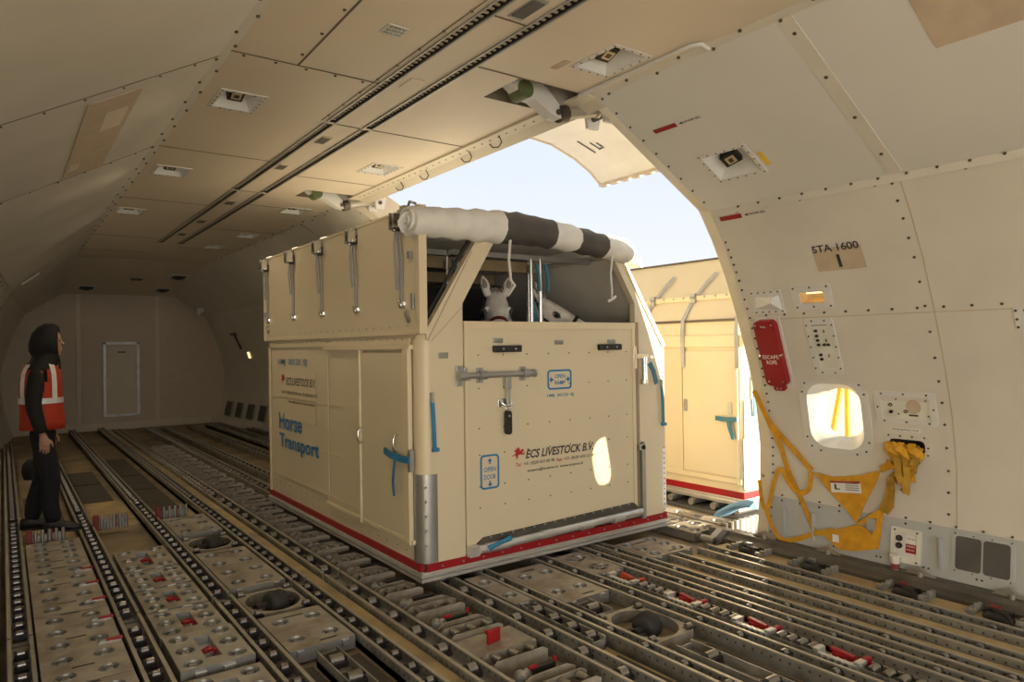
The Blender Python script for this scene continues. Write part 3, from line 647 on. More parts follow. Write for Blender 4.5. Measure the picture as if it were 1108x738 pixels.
def strap_(pts, w_=.042, m='yellow', off=.02):
    # catmull-rom through (y,z) points
    q = [pts[0]]+list(pts)+[pts[-1]]; o = []
    for i in range(1, len(q)-2):
        for k in range(6):
            s_ = k/6; p0, p1, p2, p3 = [V((*x[:2], x[2] if len(x) > 2 else off)) for x in q[i-1:i+3]]
            o.append(.5*((2*p1)+(p2-p0)*s_+(2*p0-5*p1+4*p2-p3)*s_*s_+(3*p1-p0-3*p2+p3)*s_**3))
    o.append(V((*pts[-1][:2], pts[-1][2] if len(pts[-1]) > 2 else off)))
    pts3 = [P(x[0], x[1], x[2]) for x in o]; a = MB()
    rings = []
    for i, p in enumerate(pts3):
        d = (pts3[min(i+1, len(pts3)-1)]-pts3[max(i-1, 0)]).normalized(); x = d.cross(nrm).normalized()
        rings.append([p+x*w_/2+nrm*.003, p-x*w_/2+nrm*.003, p-x*w_/2-nrm*.003, p+x*w_/2-nrm*.003])
    a.loft(rings, 0, False); return a.build('strap', M[m], t)
strap_([(3.535, 1.22), (3.47, 1.05), (3.40, .93), (3.25, .77), (3.08, .61)])
strap_([(3.53, 1.2, .012), (3.44, .97), (3.36, .80), (3.29, .60), (3.16, .36), (3.03, .13)], .038)
strap_([(3.08, .60), (3.10, .46), (3.19, .42), (3.28, .50), (3.32, .575), (3.36, .57), (3.41, .44), (3.44, .29), (3.48, .25), (3.515, .33), (3.54, .47)], .036, off=.03)
strap_([(3.47, .26), (3.40, .11), (3.30, .03), (3.16, .07), (3.03, .135), (2.88, .19)], .036, off=.028)
strap_([(2.55, .69), (2.50, .72), (2.48, .76)], .05)
a = MB(); p_ = [P(2.52, .41, .045), P(2.49, .47, .05), P(2.47, .55, .05), P(2.46, .63, .06)]; a.ribbon(p_, .055, .006, (0, 1, 0)); a.build('strap', M['yellowdk'], t)
a = MB(); p_ = [P(2.54, .42, .05), P(2.49, .39, .05), P(2.46, .44, .055), P(2.45, .56, .06), P(2.46, .66, .05)]; a.ribbon(p_, .035, .006, (0, 1, 0)); a.build('strap', M['yellowdk'], t)
for y, z in ((3.535, 1.23), (3.54, .48)):
    a = MB(); a.box(V((pt(s_of_z(z), 1, DY0).x+.035, DY0+.055, z+.02)), (.015, .085, .04)); a.cyl(V((pt(s_of_z(z), 1, DY0).x+.02, DY0+.03, z+.02)), V((pt(s_of_z(z), 1, DY0).x+.05, DY0+.03, z+.02)), .01); a.cyl(V((pt(s_of_z(z), 1, DY0).x+.02, DY0+.075, z+.02)), V((pt(s_of_z(z), 1, DY0).x+.05, DY0+.075, z+.02)), .01); a.build('anchor_plate', M['screw'], t)
# bunch of webbing hanging out of the slot
rnd = random.Random(3)
for i in range(9):
    y0 = 2.47-i*.025; ln = (.20, .25, .27, .31, .34, .32, .27, .19, .13)[i]; top = .885-.012*(i % 3)
    a = MB(); p_ = [P(y0, top, .006), P(y0, top+.015, .02), P(y0+.004, top-.02, .05+.012*(i % 2))]
    k = 6; p_ += [P(y0*1.0+.005*math.sin(j*1.7+i)+(i-4)*.0022*j-.004*j, top-.03-(ln-.05)*j/k, .05+.02*(i % 3)+.012*math.sin(j*.8+i*2)) for j in range(1, k+1)]
    p_ += [P(y0+.02, top-ln+.05, .035)]
    a.ribbon(p_, .042, .007, (.3*math.sin(i*2.1), 1, .12*math.sin(i)), 0); a.build('webbing_fold', M['yellowdk' if i % 3 else 'yellow'], t)
for i, (y, z) in enumerate(((2.30, .86), (2.40, .87), (2.45, .86), (2.36, .84))):
    a = MB(); a.ribbon([P(y+.05, z-.02, .008), P(y+.04, z+.02, .05), P(y, z+.01, .07), P(y-.04, z-.02, .06), P(y-.05, z-.05, .03)], .05, .008, (.5, 0, 1)); a.build('webbing_fold', M['yellow'], t)
# coffee cup on the sill
t = thing('paper_cup', 'white paper cup with a dark red band standing on the sill below the outlet', 'cup', (4.985, 2.405, .033))
c0 = V((4.985, 2.405, .033)); a = MB(); a.lathe([(.024, 0), (.028, .04), (.0335, .082), (.036, .088), (.036, .096), (.030, .1)], c0, n=20); a.build('cup', M['cup'], t)
a = MB(); a.lathe([(.0252, .002), (.0295, .042), (.0288, .042), (.0245, .002)], c0, n=20, caps=False); a.build('band', M['cupred'], t, fixn=False)
# ------------------------------------------------------------------ raised cargo door with hinge arms
arc = [(3.27, 3.40), (3.7, 3.76), (4.2, 4.06), (4.75, 4.27), (5.27, 4.38), (5.75, 4.42), (6.15, 4.38), (6.55, 4.25), (6.85, 4.10), (7.05, 3.94)]
DOC = V((3.27, 5.5, 3.4))
t = thing('cargo_door', 'large cream cargo door swung up over the opening, seen from below', 'door', DOC); t2 = t
def doff(d): 
    o = []
    for i, p in enumerate(arc):
        a_, b_ = V(arc[max(i-1, 0)]), V(arc[min(i+1, len(arc)-1)]); q = (b_-a_).normalized(); o.append((p[0]-q.y*d, p[1]+q.x*d))
    return o
up_ = doff(.16)
a = MB(); a.prism(arc+up_[::-1], (0, 3.6, 0), (1, 0, 0), (0, 0, 1), (0, 1, 0), 3.9); 
for k, (x, z) in enumerate(arc[1:-1]):
    pass
a.build('door_panel', [M['liner']], t)
inn = doff(-.006)
a = MB()
for k in (2, 5): a.prism([inn[k], inn[k+1], (inn[k][0]*.985+inn[k+1][0]*.015, inn[k][1]*.985+inn[k+1][1]*.015-.0)] if False else [inn[k], (inn[k][0]+.03, inn[k][1]+.0), (arc[k][0]+.03, arc[k][1]+.02), arc[k]], (0, 3.6, 0), (1, 0, 0), (0, 0, 1), (0, 1, 0), 3.9)
for k in range(22): 
    for q in (2, 5): p = inn[q]; a.ball((p[0]+.06, 3.8+k*.165, p[1]+.012), .012, 6, 1)
a.build('inner_rib', [M['liner'], M['screw']], t)
a = MB(); a.prism([(7.03, 3.90), (7.12, 3.98), (7.14, 4.08), (7.05, 4.05)], (0, 3.6, 0), (1, 0, 0), (0, 0, 1), (0, 1, 0), 3.9)
for k in range(18): a.box((7.06, 3.75+k*.215, 3.905), (.06, .13, .03), 0)
a.build('latch_row', M['tape'], t)
a = MB(); a.prism([(arc[i][0], arc[i][1]-.012) for i in range(len(arc))]+[(arc[i][0], arc[i][1]+.01) for i in range(len(arc)-1, -1, -1)], (0, 7.48, 0), (1, 0, 0), (0, 0, 1), (0, 1, 0), .03); a.build('edge_seal', M['tape'], t)
def darc(x):
    for i in range(len(arc)-1):
        if arc[i][0] <= x <= arc[i+1][0]: k = (x-arc[i][0])/(arc[i+1][0]-arc[i][0]); return lerp(arc[i][1], arc[i+1][1], k), math.atan2(arc[i+1][1]-arc[i][1], arc[i+1][0]-arc[i][0])
z, an = darc(6.45); f = frame((6.45, 7.0, z-.004), (math.cos(an), 0, math.sin(an)), V((0, -1, 0)).cross(V((math.cos(an), 0, math.sin(an)))) if False else (0, 1, 0), V((math.sin(an), 0, -math.cos(an))))
a = MB(f)
for x0, y0, w_, h_ in ((-.03, .08, .34, .022), (.01, -.05, .20, .018), (.01, -.13, .11, .018), (.09, -.09, .018, .10)): a.box((x0, y0, .004), (w_, h_, .004))
a.build('stencil_mark', M['txt'], t)
# hinge arms in the ceiling pockets
for i, (x0, x1, y0, y1) in enumerate(POCK):
    ym = (y0+y1)/2; t = thing('hinge_arm', ('front', 'aft')[i]+' hinge arm of the cargo door coming out of its dark ceiling pocket', 'hinge', (x0, ym, 3.28), 'cargo door hinge arms')
    a = MB(); a.add([(x, y, z) for z in (3.281, 3.44) for x, y in ((x0, y0), (x1, y0), (x1, y1), (x0, y1))], [(0, 1, 5, 4), (2, 3, 7, 6), (3, 0, 4, 7), (4, 5, 6, 7)]); a.build('pocket', M['seam'], t, fixn=False)
    a = MB(); a.prism([(x0+.03, 3.40), (x0+.05, 3.31), (x0+.14, 3.25), (x0+.24, 3.24), (x0+.40, 3.16), (x0+.47, 3.15), (x0+.50, 3.20), (x0+.34, 3.34), (x0+.22, 3.38), (x0+.12, 3.42)], (0, ym-.05, 0), (1, 0, 0), (0, 0, 1), (0, 1, 0), .10); a.build('gooseneck', M['liner_grey'], t, bevel=.012)
    a = MB(); a.prism([(x0+.34, 3.34), (x0+.5, 3.22), (x0+.74, 3.33), (x0+.72, 3.40), (x0+.45, 3.42)], (0, ym-.04, 0), (1, 0, 0), (0, 0, 1), (0, 1, 0), .10); a.build('link', M['metal_lt'], t, bevel=.01)
    a = MB(); a.cyl((x0+.16, ym-.065, 3.29), (x0+.16, ym+.065, 3.29), .06, 20); a.build('cam_disc', M['green'], t)
    a = MB(); a.cyl((x0+.47, ym-.02, 3.19), (x0+.80, ym-.02, 3.27), .042, 16); a.cyl((x0+.46, ym-.02, 3.187), (x0+.53, ym-.02, 3.205), .058, 16, 1); a.cyl((x0+.80, ym-.02, 3.27), (x0+.83, ym-.02, 3.277), .05, 16); a.build('torque_tube', [M['edge'], M['screw']], t)
    for dy in (-.11, .07):
        a = MB(); a.prism([(x0+.82, 3.18), (x0+.92, 3.18), (x0+.95, 3.30), (x0+.90, 3.40), (x0+.80, 3.40)], (0, ym+dy, 0), (1, 0, 0), (0, 0, 1), (0, 1, 0), .03); a.build('clevis', M['white'], t, bevel=.006)
    for px_, pz_, d0, d1, pr_ in ((.87, 3.25, -.125, .11, .022), (.44, 3.19, -.06, .06, .02)):
        a = MB(); a.cyl((x0+px_, ym+d0, pz_), (x0+px_, ym+d1, pz_), pr_, 12); a.build('pin', M['screw'], t)
# loose cables along the door's upper edge
for i, (y, x) in enumerate(((4.5, 3.16), (5.0, 3.2), (5.75, 3.2), (6.3, 3.22))):
    a = MB(); a.tube([(x, y, 3.265), (x+.05, y+.03, 3.225), (x+.07, y+.10, 3.205), (x+.06, y+.17, 3.215), (x+.05, y+.20, 3.25)], .005, 6)
    tag(a.build('cable', M['black']), ['loose black cable loop under the door edge, nearest to the front hinge arm', 'loose black cable loop under the door edge, second from the front hinge arm', 'loose black cable loop under the door edge, third from the front hinge arm', 'loose black cable loop under the door edge, nearest to the aft hinge arm'][i], 'cable', 'loose cables under the door edge')
# ------------------------------------------------------------------ the horse stall in the doorway
X0, X1, Y0, Y1 = 2.31, 4.75, 4.26, 7.62
fF = frame((0, Y0, 0), (1, 0, 0), (0, 0, 1), (0, -1, 0)); sF = frame((X0, 0, 0), (0, -1, 0), (0, 0, 1), (-1, 0, 0))
st = thing('horse_stall', 'cream horse transport stall with two horses looking out, standing in the doorway', 'horse stall', (3.53, 5.94, .006))
a = MB(); a.bb(X0-.015, X1+.015, Y0-.015, Y1+.015, .006, .028); a.bb(X0, X1, Y0, Y1, .028, .072); a.bb(X0-.022, X1+.022, Y0-.022, Y1+.022, .040, .056)
for k in range(18): a.box((X0+.1+k*.13, Y0-.018, .062), (.03, .01, .008))
a.build('pallet_base', M['alu'], st, bevel=.006)
a = MB(); z0, z1 = .072, .125
a.bb(X0+.03, X1-.0, Y0-.006, Y0+.02, z0, z1); a.bb(X0-.006, X0+.02, Y0+.03, Y1, z0, z1); a.bb(X1-.02, X1+.006, Y0, Y1, z0, z1)
for k in range(14): a.cyl((X0+.15+k*.17, Y0-.006, .098), (X0+.15+k*.17, Y0-.012, .098), .008, 6, 1)
a.build('red_rub_strip', [M['red'], M['galv']], st)
a = MB(); a.bb(X0+.02, X1-.02, Y0+.05, Y1, .07, .13); a.build('stall_floor', M['galv'], st)
# left long wall
a = MB(); a.bb(X0+.008, X0+.045, Y0+.06, Y1, .125, 1.70)
a.build('side_wall', [M['cream']], st)
a = MB(sF)
a.box((-6.35, .33, .004), (2.35, .012, .006)); a.box((-6.6, .70, .0), (1.95, .006, .004)); a.box((-6.6, 1.12, .0), (1.95, .006, .004))
a.box((-5.95, .9, .0), (.02, 1.30, .006)); a.box((-7.58, .9, .004), (.05, 1.55, .012)); a.box((-6.0, 1.655, .004), (3.2, .05, .012))
for k in range(26): a.cyl((-4.5-k*.12, 1.672, .008), (-4.5-k*.12, 1.672, .014), .006, 6, 1)
for k in range(20): 
    for z in (.18, .25): a.cyl((-4.5-k*.155, z, -.006), (-4.5-k*.155, z, .0), .006, 6, 1)
a.build('wall_trim', [M['cream2'], M['galv']], st)
a = MB(sF); a.box((-5.16, 1.615, .02), (1.62, .035, .035)); a.build('door_track', M['cream2'], st, bevel=.004); a = MB(sF); a.box((-5.16, .262, .012), (1.62, .03, .03)); a.build('door_track', M['cream2'], st, bevel=.004)
a = MB(sF); a.box((-4.835, .925, .010), (.75, 1.31, .022)); sd = a.build('sliding_door', M['cream'], st, bevel=.004)
a = MB(sF)
for u, w_ in ((-5.21, .03), (-4.42, .09)): a = MB(sF); a.box((u, .925, .02), (w_, 1.37, .035)); a.build('door_post', M['cream2'], st, bevel=.006)
for u in (-5.17, -4.56):
    a = MB(sF); a.tube([(u, .87, .022), (u, .875, .05), (u, .90, .062), (u, .96, .062), (u, .985, .05), (u, .99, .022)], .009, 8); a.build('pull_handle', M['chrome'], sd)
a = MB(sF); a.ribbon([(-4.74, .86, .045), (-4.60, .845, .065), (-4.45, .835, .06), (-4.34, .835, .05)], .045, .014, (0, 1, 0)); lev = a.build('door_lever', M['blue'], st)
a = MB(sF); a.ribbon([(-4.54, .83, .06), (-4.53, .74, .075), (-4.555, .66, .07), (-4.55, .56, .065)], .03, .005, (1, 0, 0)); a.build('pull_strap', M['blue'], lev)
a = MB(sF); a.box((-4.35, .83, .035), (.04, .15, .03)); a.build('latch_plate', M['galv'], lev)
# writing on the left wall
a = MB(sF); a.box((-6.75, 1.15, .0), (1.0, .48, .004)); a.build('decal_sheet', M['cream2'], st)
text('lettering', 'HMJ  00120  EJ', sF, -7.31, 1.44, .85, .075, 'bluetxt', st, th=.003, bold=.008)
text('lettering', 'Horse', sF, -7.29, .80, .67, .165, 'bluetxt', st, th=.003, bold=.018); text('lettering', 'Transport', sF, -7.29, .575, 1.11, .185, 'bluetxt', st, th=.003, bold=.018)
def winged_horse(f, x, z, k, parent):
    S_ = lambda L: [(x+p[0]*k, z+p[1]*k) for p in L]
    a = MB(f)
    for poly in ([(.0, .42), (.16, .52), (.36, .50), (.52, .56), (.66, .74), (.80, .80), (.96, .64), (.92, .58), (.80, .62), (.76, .46), (.62, .36), (.40, .34), (.22, .30), (.10, .34)],
                 [(.30, .46), (.02, .64), (-.02, .72), (.20, .76), (.12, .86), (.34, .86), (.32, .98), (.46, .90), (.56, .70), (.54, .56)],
                 [(.12, .34), (.24, .32), (.26, .16), (.16, .0), (.10, .0), (.16, .16)], [(.20, .32), (.32, .34), (.38, .20), (.34, .06), (.29, .06), (.31, .19)],
                 [(.60, .38), (.72, .44), (.96, .38), (1.0, .28), (.93, .30), (.76, .34)], [(.64, .40), (.76, .46), (1.02, .52), (1.08, .46), (.90, .43)], [(.0, .42), (-.16, .36), (-.20, .22), (-.10, .30), (.04, .34)]):
        q = S_(poly); a.add([(p[0], p[1], .007) for p in q], [list(range(len(q)))])
    a.build('emblem', M['redtxt'], parent, fixn=False)
winged_horse(sF, -7.19, 1.27, .10, st)
text('lettering', 'ECS LIVESTOCK B.V.', sF, -7.05, 1.255, .80, .075, 'txt', st, .25, th=.004); text('lettering', 'Tel: +31 (0)20 653 00 90  Fax: +31 (0)20 653 21 43', sF, -7.20, 1.155, 1.0, .04, 'txt', st, .2, th=.004); text('lettering', 'ecsams@ecsams.nl  www.ecsams.nl', sF, -7.0, 1.075, .74, .035, 'txt', st, .2, th=.004)
# upper folding panel of the left side, standing upright
a = MB(); a.bb(X0-.022, X0+.022, 4.20, 7.66, 1.705, 2.575)
upn = a.build('upper_side_panel', M['cream'], st, bevel=.004)
a = MB(sF)
for u, w_ in ((-4.205, .045), (-7.645, .03)): a.box((u, 2.14, .01), (w_, .875, .06))
a.box((-5.93, 1.715, .012), (3.46, .03, .04)); a.box((-5.93, 2.57, .0), (3.46, .02, .06))
for k in range(24): a.cyl((-4.4-k*.135, 1.76, .022), (-4.4-k*.135, 1.76, .027), .006, 6, 1)
a.build('panel_frame', [M['cream2'], M['galv']], upn, bevel=.003)
for u, z in ((-4.33, 2.25), (-7.63, 2.3), (-7.63, 1.98)): a = MB(sF); a.box((u, z, .03), (.05, .05, .03)); a.build('catch', M['galv'], upn, bevel=.003)
a = MB(sF); a.box((-4.30, 1.93, .03), (.035, .11, .015)); a.build('latch_bar', M['galv'], upn, bevel=.003)
for u in (-4.38, -7.55): a = MB(sF); a.bar((u-.025, 1.86, .03), (u+.025, 1.79, .03), .035, .02, 0, (0, 0, 1)); a.build('toggle', M['galv'], upn, bevel=.003)
for i, (y, tail) in enumerate(((7.55, .30), (6.745, .30), (6.0, .34), (5.26, .34), (4.475, .42))):
    a = MB(sF); u = -y; k = .02
    a.ribbon([(u, 2.60, -.02), (u, 2.585, .035), (u, 2.45, .05), (u+.004*i, 2.2, .032), (u, 1.99, .032), (u+.012, 1.93, .035)], .042, .006, (1, 0, 0))
    a.ribbon([(u-.01, 2.44, .055), (u-.025, 2.35, .06), (u-.032, 2.44-tail, .04)], .04, .006, (1, .1, 0))
    sp = a.build('tie_strap', M['webgrey'], st)
    a = MB(sF); a.cyl((u-.035, 2.47, .05), (u+.035, 2.47, .05), .042, 14, 1); a.box((u+.01, 2.46, .075), (.03, .06, .01)); a.cyl((u-.04, 2.47, .05), (u+.04, 2.47, .05), .014, 10); a.box((u-.03, 2.50, .07), (.012, .12, .06)); a.box((u+.03, 2.50, .07), (.012, .10, .06)); a.build('ratchet', [M['chrome'], M['black']], sp)
    a = MB(sF); a.cyl((u-.03, 1.92, .03), (u+.05, 1.92, .03), .013, 8); a.tube([(u+.01, 1.95, .045), (u+.03, 1.93, .06), (u+.045, 1.905, .05), (u+.03, 1.89, .04)], .009, 6); a.box((u+.02, 1.915, .026), (.10, .05, .008)); a.build('hook', M['chrome'], sp)
# front: left pillar with slanted post in one welded piece
def fpoly(poly, n0, h, m, name, parent=st, bevel=.004):
    a = MB(fF); a.prism(poly, (0, 0, n0), (1, 0, 0), (0, 1, 0), (0, 0, 1), h); return a.build(name, M[m], parent, bevel=bevel)
pl = fpoly([(2.40, .125), (2.655, .125), (2.655, 1.92), (2.955, 2.41), (2.80, 2.41), (2.36, 1.73), (2.36, 1.66), (2.40, 1.64)], -.06, .06, 'cream', 'front_pillar')
a = MB(); a.cyl((X0+.09, Y0+.09, .125), (X0+.09, Y0+.09, 1.66), .09, 28); a.lathe([(.09, 1.66), (.085, 1.69), (.06, 1.72)], (X0+.09, Y0+.09, 0), n=28); a.build('corner_post', M['cream2'], pl)
a = MB(); a.cyl((X0+.09, Y0+.09, .127), (X0+.09, Y0+.09, .735), .096, 28); a.box((X0+.22, Y0-.003, .36), (.06, .012, .46) if False else (.001, .001, .001)); 
for z in (.25, .35, .45, .55, .65): a.cyl((X0+.03, Y0+.0, z), (X0+.025, Y0-.004, z), .008, 6)
a.build('corner_guard', M['galv'], pl)
a = MB(fF); a.bar((2.37, 1.66, .004), (2.74, 2.30, .004), .006, .006); a.bar((2.40, 1.655, .003), (2.655, 1.90, .003), .004, .004, 0, (0, 0, 1)); a.build('weld_line', M['tape'], pl)
a = MB(); a.bar((2.33, Y0+.06, 1.73), (2.76, Y0+.06, 2.40), .02, .02); a.build('frame_rod', M['black'], pl)
pr = fpoly([(4.43, .125), (4.70, .125), (4.745, .17), (4.745, 1.60), (4.24, 2.36), (4.13, 2.36), (4.39, 1.96), (4.39, 1.80), (4.43, 1.80)], -.06, .06, 'cream', 'front_pillar')
a = MB(fF)
for k in range(12): a.cyl((4.725, .2+k*.045, 0), (4.725, .2+k*.045, .004), .007, 6, 1)
a.box((4.725, .42, .0), (.045, .55, .003)); a.build('corner_guard', [M['alu'], M['screw']], pr)
# ramp (front wall)
rm = fpoly([(2.662, .14), (4.385, .14), (4.385, 1.795), (2.662, 1.795)], -.05, .054, 'cream', 'ramp')
a = MB(fF); a.box((3.52, 1.765, .008), (1.72, .05, .012)); a.box((4.36, .96, .007), (.035, 1.62, .008)); a.box((2.675, .96, .006), (.02, 1.62, .006)); a.box((3.52, .53, .002), (1.70, .006, .008))
for z in (1.55, 1.31, 1.02, .83, .60, .45):
    for x in (2.78, 3.0, 3.22, 3.43, 3.64, 3.85, 4.06, 4.27): a.cyl((x, z, .004), (x, z, .009), .0055, 6, 1)
a.build('ramp_trim', [M['cream2'], M['screw']], rm)
for x in (3.025, 4.065):
    a = MB(fF); a.box((x, 1.592, .026), (.245, .05, .045)); h_ = a.build('ramp_grip', M['black'], rm, bevel=.008)
    for dx in (-.05, .06): a = MB(fF); a.cyl((x+dx, 1.592, .047), (x+dx, 1.592, .052), .009, 8); a.build('grip_bolt', M['galv'], h_)
for x, z in ((2.955, 1.66), (3.535, 1.642), (4.10, 1.645)):
    a = MB(fF); a.box((x, z, .010), (.085, .022, .012)); a.box((x, z-.018, .008), (.085, .010, .01), 0); a.build('vent_slot', M['galv'], rm, bevel=.003)
a = MB(fF); a.box((2.49, 1.56, .006), (.075, .028, .012)); a.box((2.49, 1.538, .005), (.075, .01, .01)); a.build('vent_slot', M['galv'], pl, bevel=.003)
# bolt bar with its drop handle
a = MB(fF); a.cyl((2.61, 1.405, .05), (3.24, 1.405, .05), .021, 14); a.cyl((3.24, 1.405, .05), (3.265, 1.405, .05), .03, 14); bb_ = a.build('bolt_bar', M['galv'], rm)
for x, h_ in ((2.615, .145), (2.79, .11), (3.175, .105)):
    a = MB(fF); a.box((x, 1.405, .008), (.055, h_, .012)); a.cyl((x-.03, 1.405, .05), (x+.03, 1.405, .05), .031, 14); a.box((x, 1.405, .028), (.05, .045, .04))
    for s_ in (-1, 1): a.cyl((x, 1.405+s_*h_*.38, .014), (x, 1.405+s_*h_*.38, .022), .011, 8)
    a.build('bar_bracket', M['galv'], bb_, bevel=.003)
a = MB(fF); a.box((2.66, 1.385, .03), (.05, .03, .05)); a.box((2.655, 1.44, .02), (.03, .05, .03)); a.build('striker', M['galv'], bb_, bevel=.004)
a = MB(fF); a.box((3.015, 1.345, .04), (.05, .10, .03)); a.box((3.015, 1.26, .045), (.032, .16, .012)); a.build('drop_link', M['galv'], bb_, bevel=.004)
a = MB(fF); a.box((3.0, 1.195, .012), (.12, .06, .014)); a.tube([(2.96, 1.20, .03), (2.98, 1.175, .05), (3.03, 1.175, .05), (3.05, 1.20, .03)], .011, 8); a.box((3.01, 1.16, .035), (.05, .03, .03)); a.build('toggle_catch', M['chrome'], bb_, bevel=.004)
a = MB(fF); a.prism(rrect(3.01, 1.05, .05, .175, .022), (0, 0, .03), (1, 0, 0), (0, 1, 0), (0, 0, 1), .03); a.cyl((3.01, 1.10, .06), (3.01, 1.10, .064), .009, 8, 1); a.build('drop_handle', [M['black'], M['galv']], bb_, bevel=.006)
# signs
def sign_box(cx, cz, w_, h_):
    a = MB(fF); ringplate(a, rrect(cx, cz, w_, h_, .03), rrect(cx, cz, w_-.028, h_-.028, .018), .004, .0065); a.build('sign_border', M['bluetxt'], rm)
def arrow(pts): a = MB(fF); a.add([(p[0], p[1], .0065) for p in pts], [list(range(len(pts)))]); a.build('arrow', M['bluetxt'], rm, fixn=False)
sign_box(3.54, 1.345, .245, .155)
text('lettering', 'OPEN', fF, 3.49, 1.355, .105, .032, 'bluetxt', rm, th=.0065); text('lettering', 'RAMP', fF, 3.49, 1.305, .105, .032, 'bluetxt', rm, th=.0065)
for s_ in (-1, 1): arrow([(3.54+s_*.105, 1.345), (3.54+s_*.08, 1.37), (3.54+s_*.08, 1.352), (3.54+s_*.062, 1.352), (3.54+s_*.062, 1.338), (3.54+s_*.08, 1.338), (3.54+s_*.08, 1.32)])
text('lettering', 'HMJ  00120  EJ', fF, 3.41, 1.205, .27, .03, 'bluetxt', rm, th=.0065)
sign_box(2.868, .70, .165, .25)
text('lettering', 'OPEN', fF, 2.815, .70, .105, .035, 'bluetxt', rm, th=.0065); text('lettering', 'DOOR', fF, 2.815, .645, .105, .035, 'bluetxt', rm, th=.0065)
for s_ in (-1, 1): c_ = .695; arrow([(2.868, c_+s_*.105), (2.868-.022, c_+s_*.08), (2.868-.006, c_+s_*.08), (2.868-.006, c_+s_*.06), (2.868+.006, c_+s_*.06), (2.868+.006, c_+s_*.08), (2.868+.022, c_+s_*.08)])
winged_horse(fF, 3.09, .762, .095, rm)
text('lettering', 'ECS LIVESTOCK B.V.', fF, 3.195, .760, .69, .065, 'txt', rm, .28, th=.0065, bold=.022)
text('lettering', 'Tel:', fF, 3.10, .708, .055, .028, 'redtxt', rm, .2, th=.0065); text('lettering', '+31 (0)20 653 00 90', fF, 3.175, .705, .30, .030, 'txt', rm, .2, th=.0065); text('lettering', 'Fax:', fF, 3.495, .705, .06, .028, 'redtxt', rm, .2, th=.0065); text('lettering', '+31 (0)20 653 21 43', fF, 3.57, .702, .33, .030, 'txt', rm, .2, th=.0065)
text('lettering', 'ecsams@ecsams.nl  www.ecsams.nl', fF, 3.21, .652, .56, .028, 'txt', rm, .2, th=.0065)
# bottom hinge tube with dark tread strip and blue lever
a = MB(fF); a.prism([(2.72, .185), (2.80, .235), (4.32, .27), (4.37, .225), (4.37, .20)], (0, 0, .005), (1, 0, 0), (0, 1, 0), (0, 0, 1), .025)
for k in range(15): a.cyl((2.85+k*.10, .236+k*.0023, .03), (2.85+k*.10, .236+k*.0023, .035), .008, 6, 1)
a.build('tread_strip', [M['darkplate'], M['galv']], rm)
a = MB(fF); a.cyl((2.74, .165, .045), (4.385, .192, .045), .030, 16); a.box((2.70, .16, .03), (.08, .075, .05)); a.cyl((2.80, .166, .045), (3.0, .169, .045), .036, 16)
for x in (3.3, 3.7, 4.05): a.cyl((x, .175, .045), (x+.12, .177, .045), .034, 16)
a.build('hinge_tube', M['alu'], rm)
a = MB(fF); a.tube([(2.80, .17, .075), (2.84, .185, .085), (2.93, .205, .085), (2.99, .215, .08)], [.022, .016, .016, .02], 10); a.build('release_lever', M['blue'], rm)
# right hand fittings
a = MB(fF); a.box((4.44, .42, .02), (.045, .60, .03)); a.box((4.425, .73, .02), (.07, .05, .03)); a.prism([(4.405, .72), (4.475, .71), (4.44, .78)], (0, 0, .005), (1, 0, 0), (0, 1, 0), (0, 0, 1), .03); a.build('side_bar', M['galv'], pr, bevel=.005)
a = MB(fF); a.box((4.365, 1.50, .012), (.04, .19, .02)); a.box((4.43, 1.51, .03), (.16, .04, .03)); a.cyl((4.45, 1.28, .045), (4.45, 1.50, .045), .018, 10); a.cyl((4.475, 1.28, .045), (4.475, 1.50, .045), .012, 10); a.box((4.455, 1.29, .04), (.06, .04, .03)); a.box((4.57, 1.50, .015), (.05, .03, .015)); lt = a.build('side_latch', M['chrome'], pr, bevel=.003)
a = MB(fF); a.ribbon([(4.50, 1.45, .06), (4.535, 1.38, .07), (4.58, 1.27, .06)], .04, .012, (1, .3, 0)); a.build('lever_grip', M['teal'], lt)
for x0, u in ((4.69, pr), (2.39, pl)):
    a = MB(fF); a.ribbon([(x0, 1.24, .02), (x0+.005, 1.1, .025), (x0+.012, .91, .022)], .030, .006, (1, 0, 0)); q = a.build('tie_strap', M['teal' if x0 > 4 else 'blue'], u)
    a = MB(fF); a.box((x0, 1.26, .018), (.02, .06, .02)); a.cyl((x0, 1.29, .005), (x0, 1.29, .03), .012, 8); a.build('buckle', M['galv'], q)
    a = MB(fF); a.box((x0+.02, .905, .022), (.05, .025, .02)); a.build('strap_end', M['blue'], q)
# right wall, rear wall, partition, roof
a = MB(); a.bb(X1-.045, X1-.008, Y0+.02, Y1, .125, 1.62); a.build('side_wall', [M['cream']], st)
a = MB(); a.prism([(X0+.03, .13), (X1-.03, .13), (X1-.03, 1.62), (4.24, 2.38), (X0+.03, 2.38)], (0, Y1-.05, 0), (1, 0, 0), (0, 0, 1), (0, 1, 0), .05); a.build('rear_wall', M['cream'], st)
a = MB(); n_ = V((.735, 0, .678)); a.prism([(4.755, 1.60), (4.235, 2.375), (4.21, 2.36), (4.725, 1.58)], (0, Y0-.01, 0), (1, 0, 0), (0, 0, 1), (0, 1, 0), Y1-Y0); ur = a.build('upper_side_panel', M['cream2'], st)
a = MB(); a.prism([(4.79, 1.62), (4.27, 2.395), (4.245, 2.38), (4.765, 1.60)], (0, Y0+.03, 0), (1, 0, 0), (0, 0, 1), (0, 1, 0), .05); a.build('panel_frame', M['cream2'], ur)
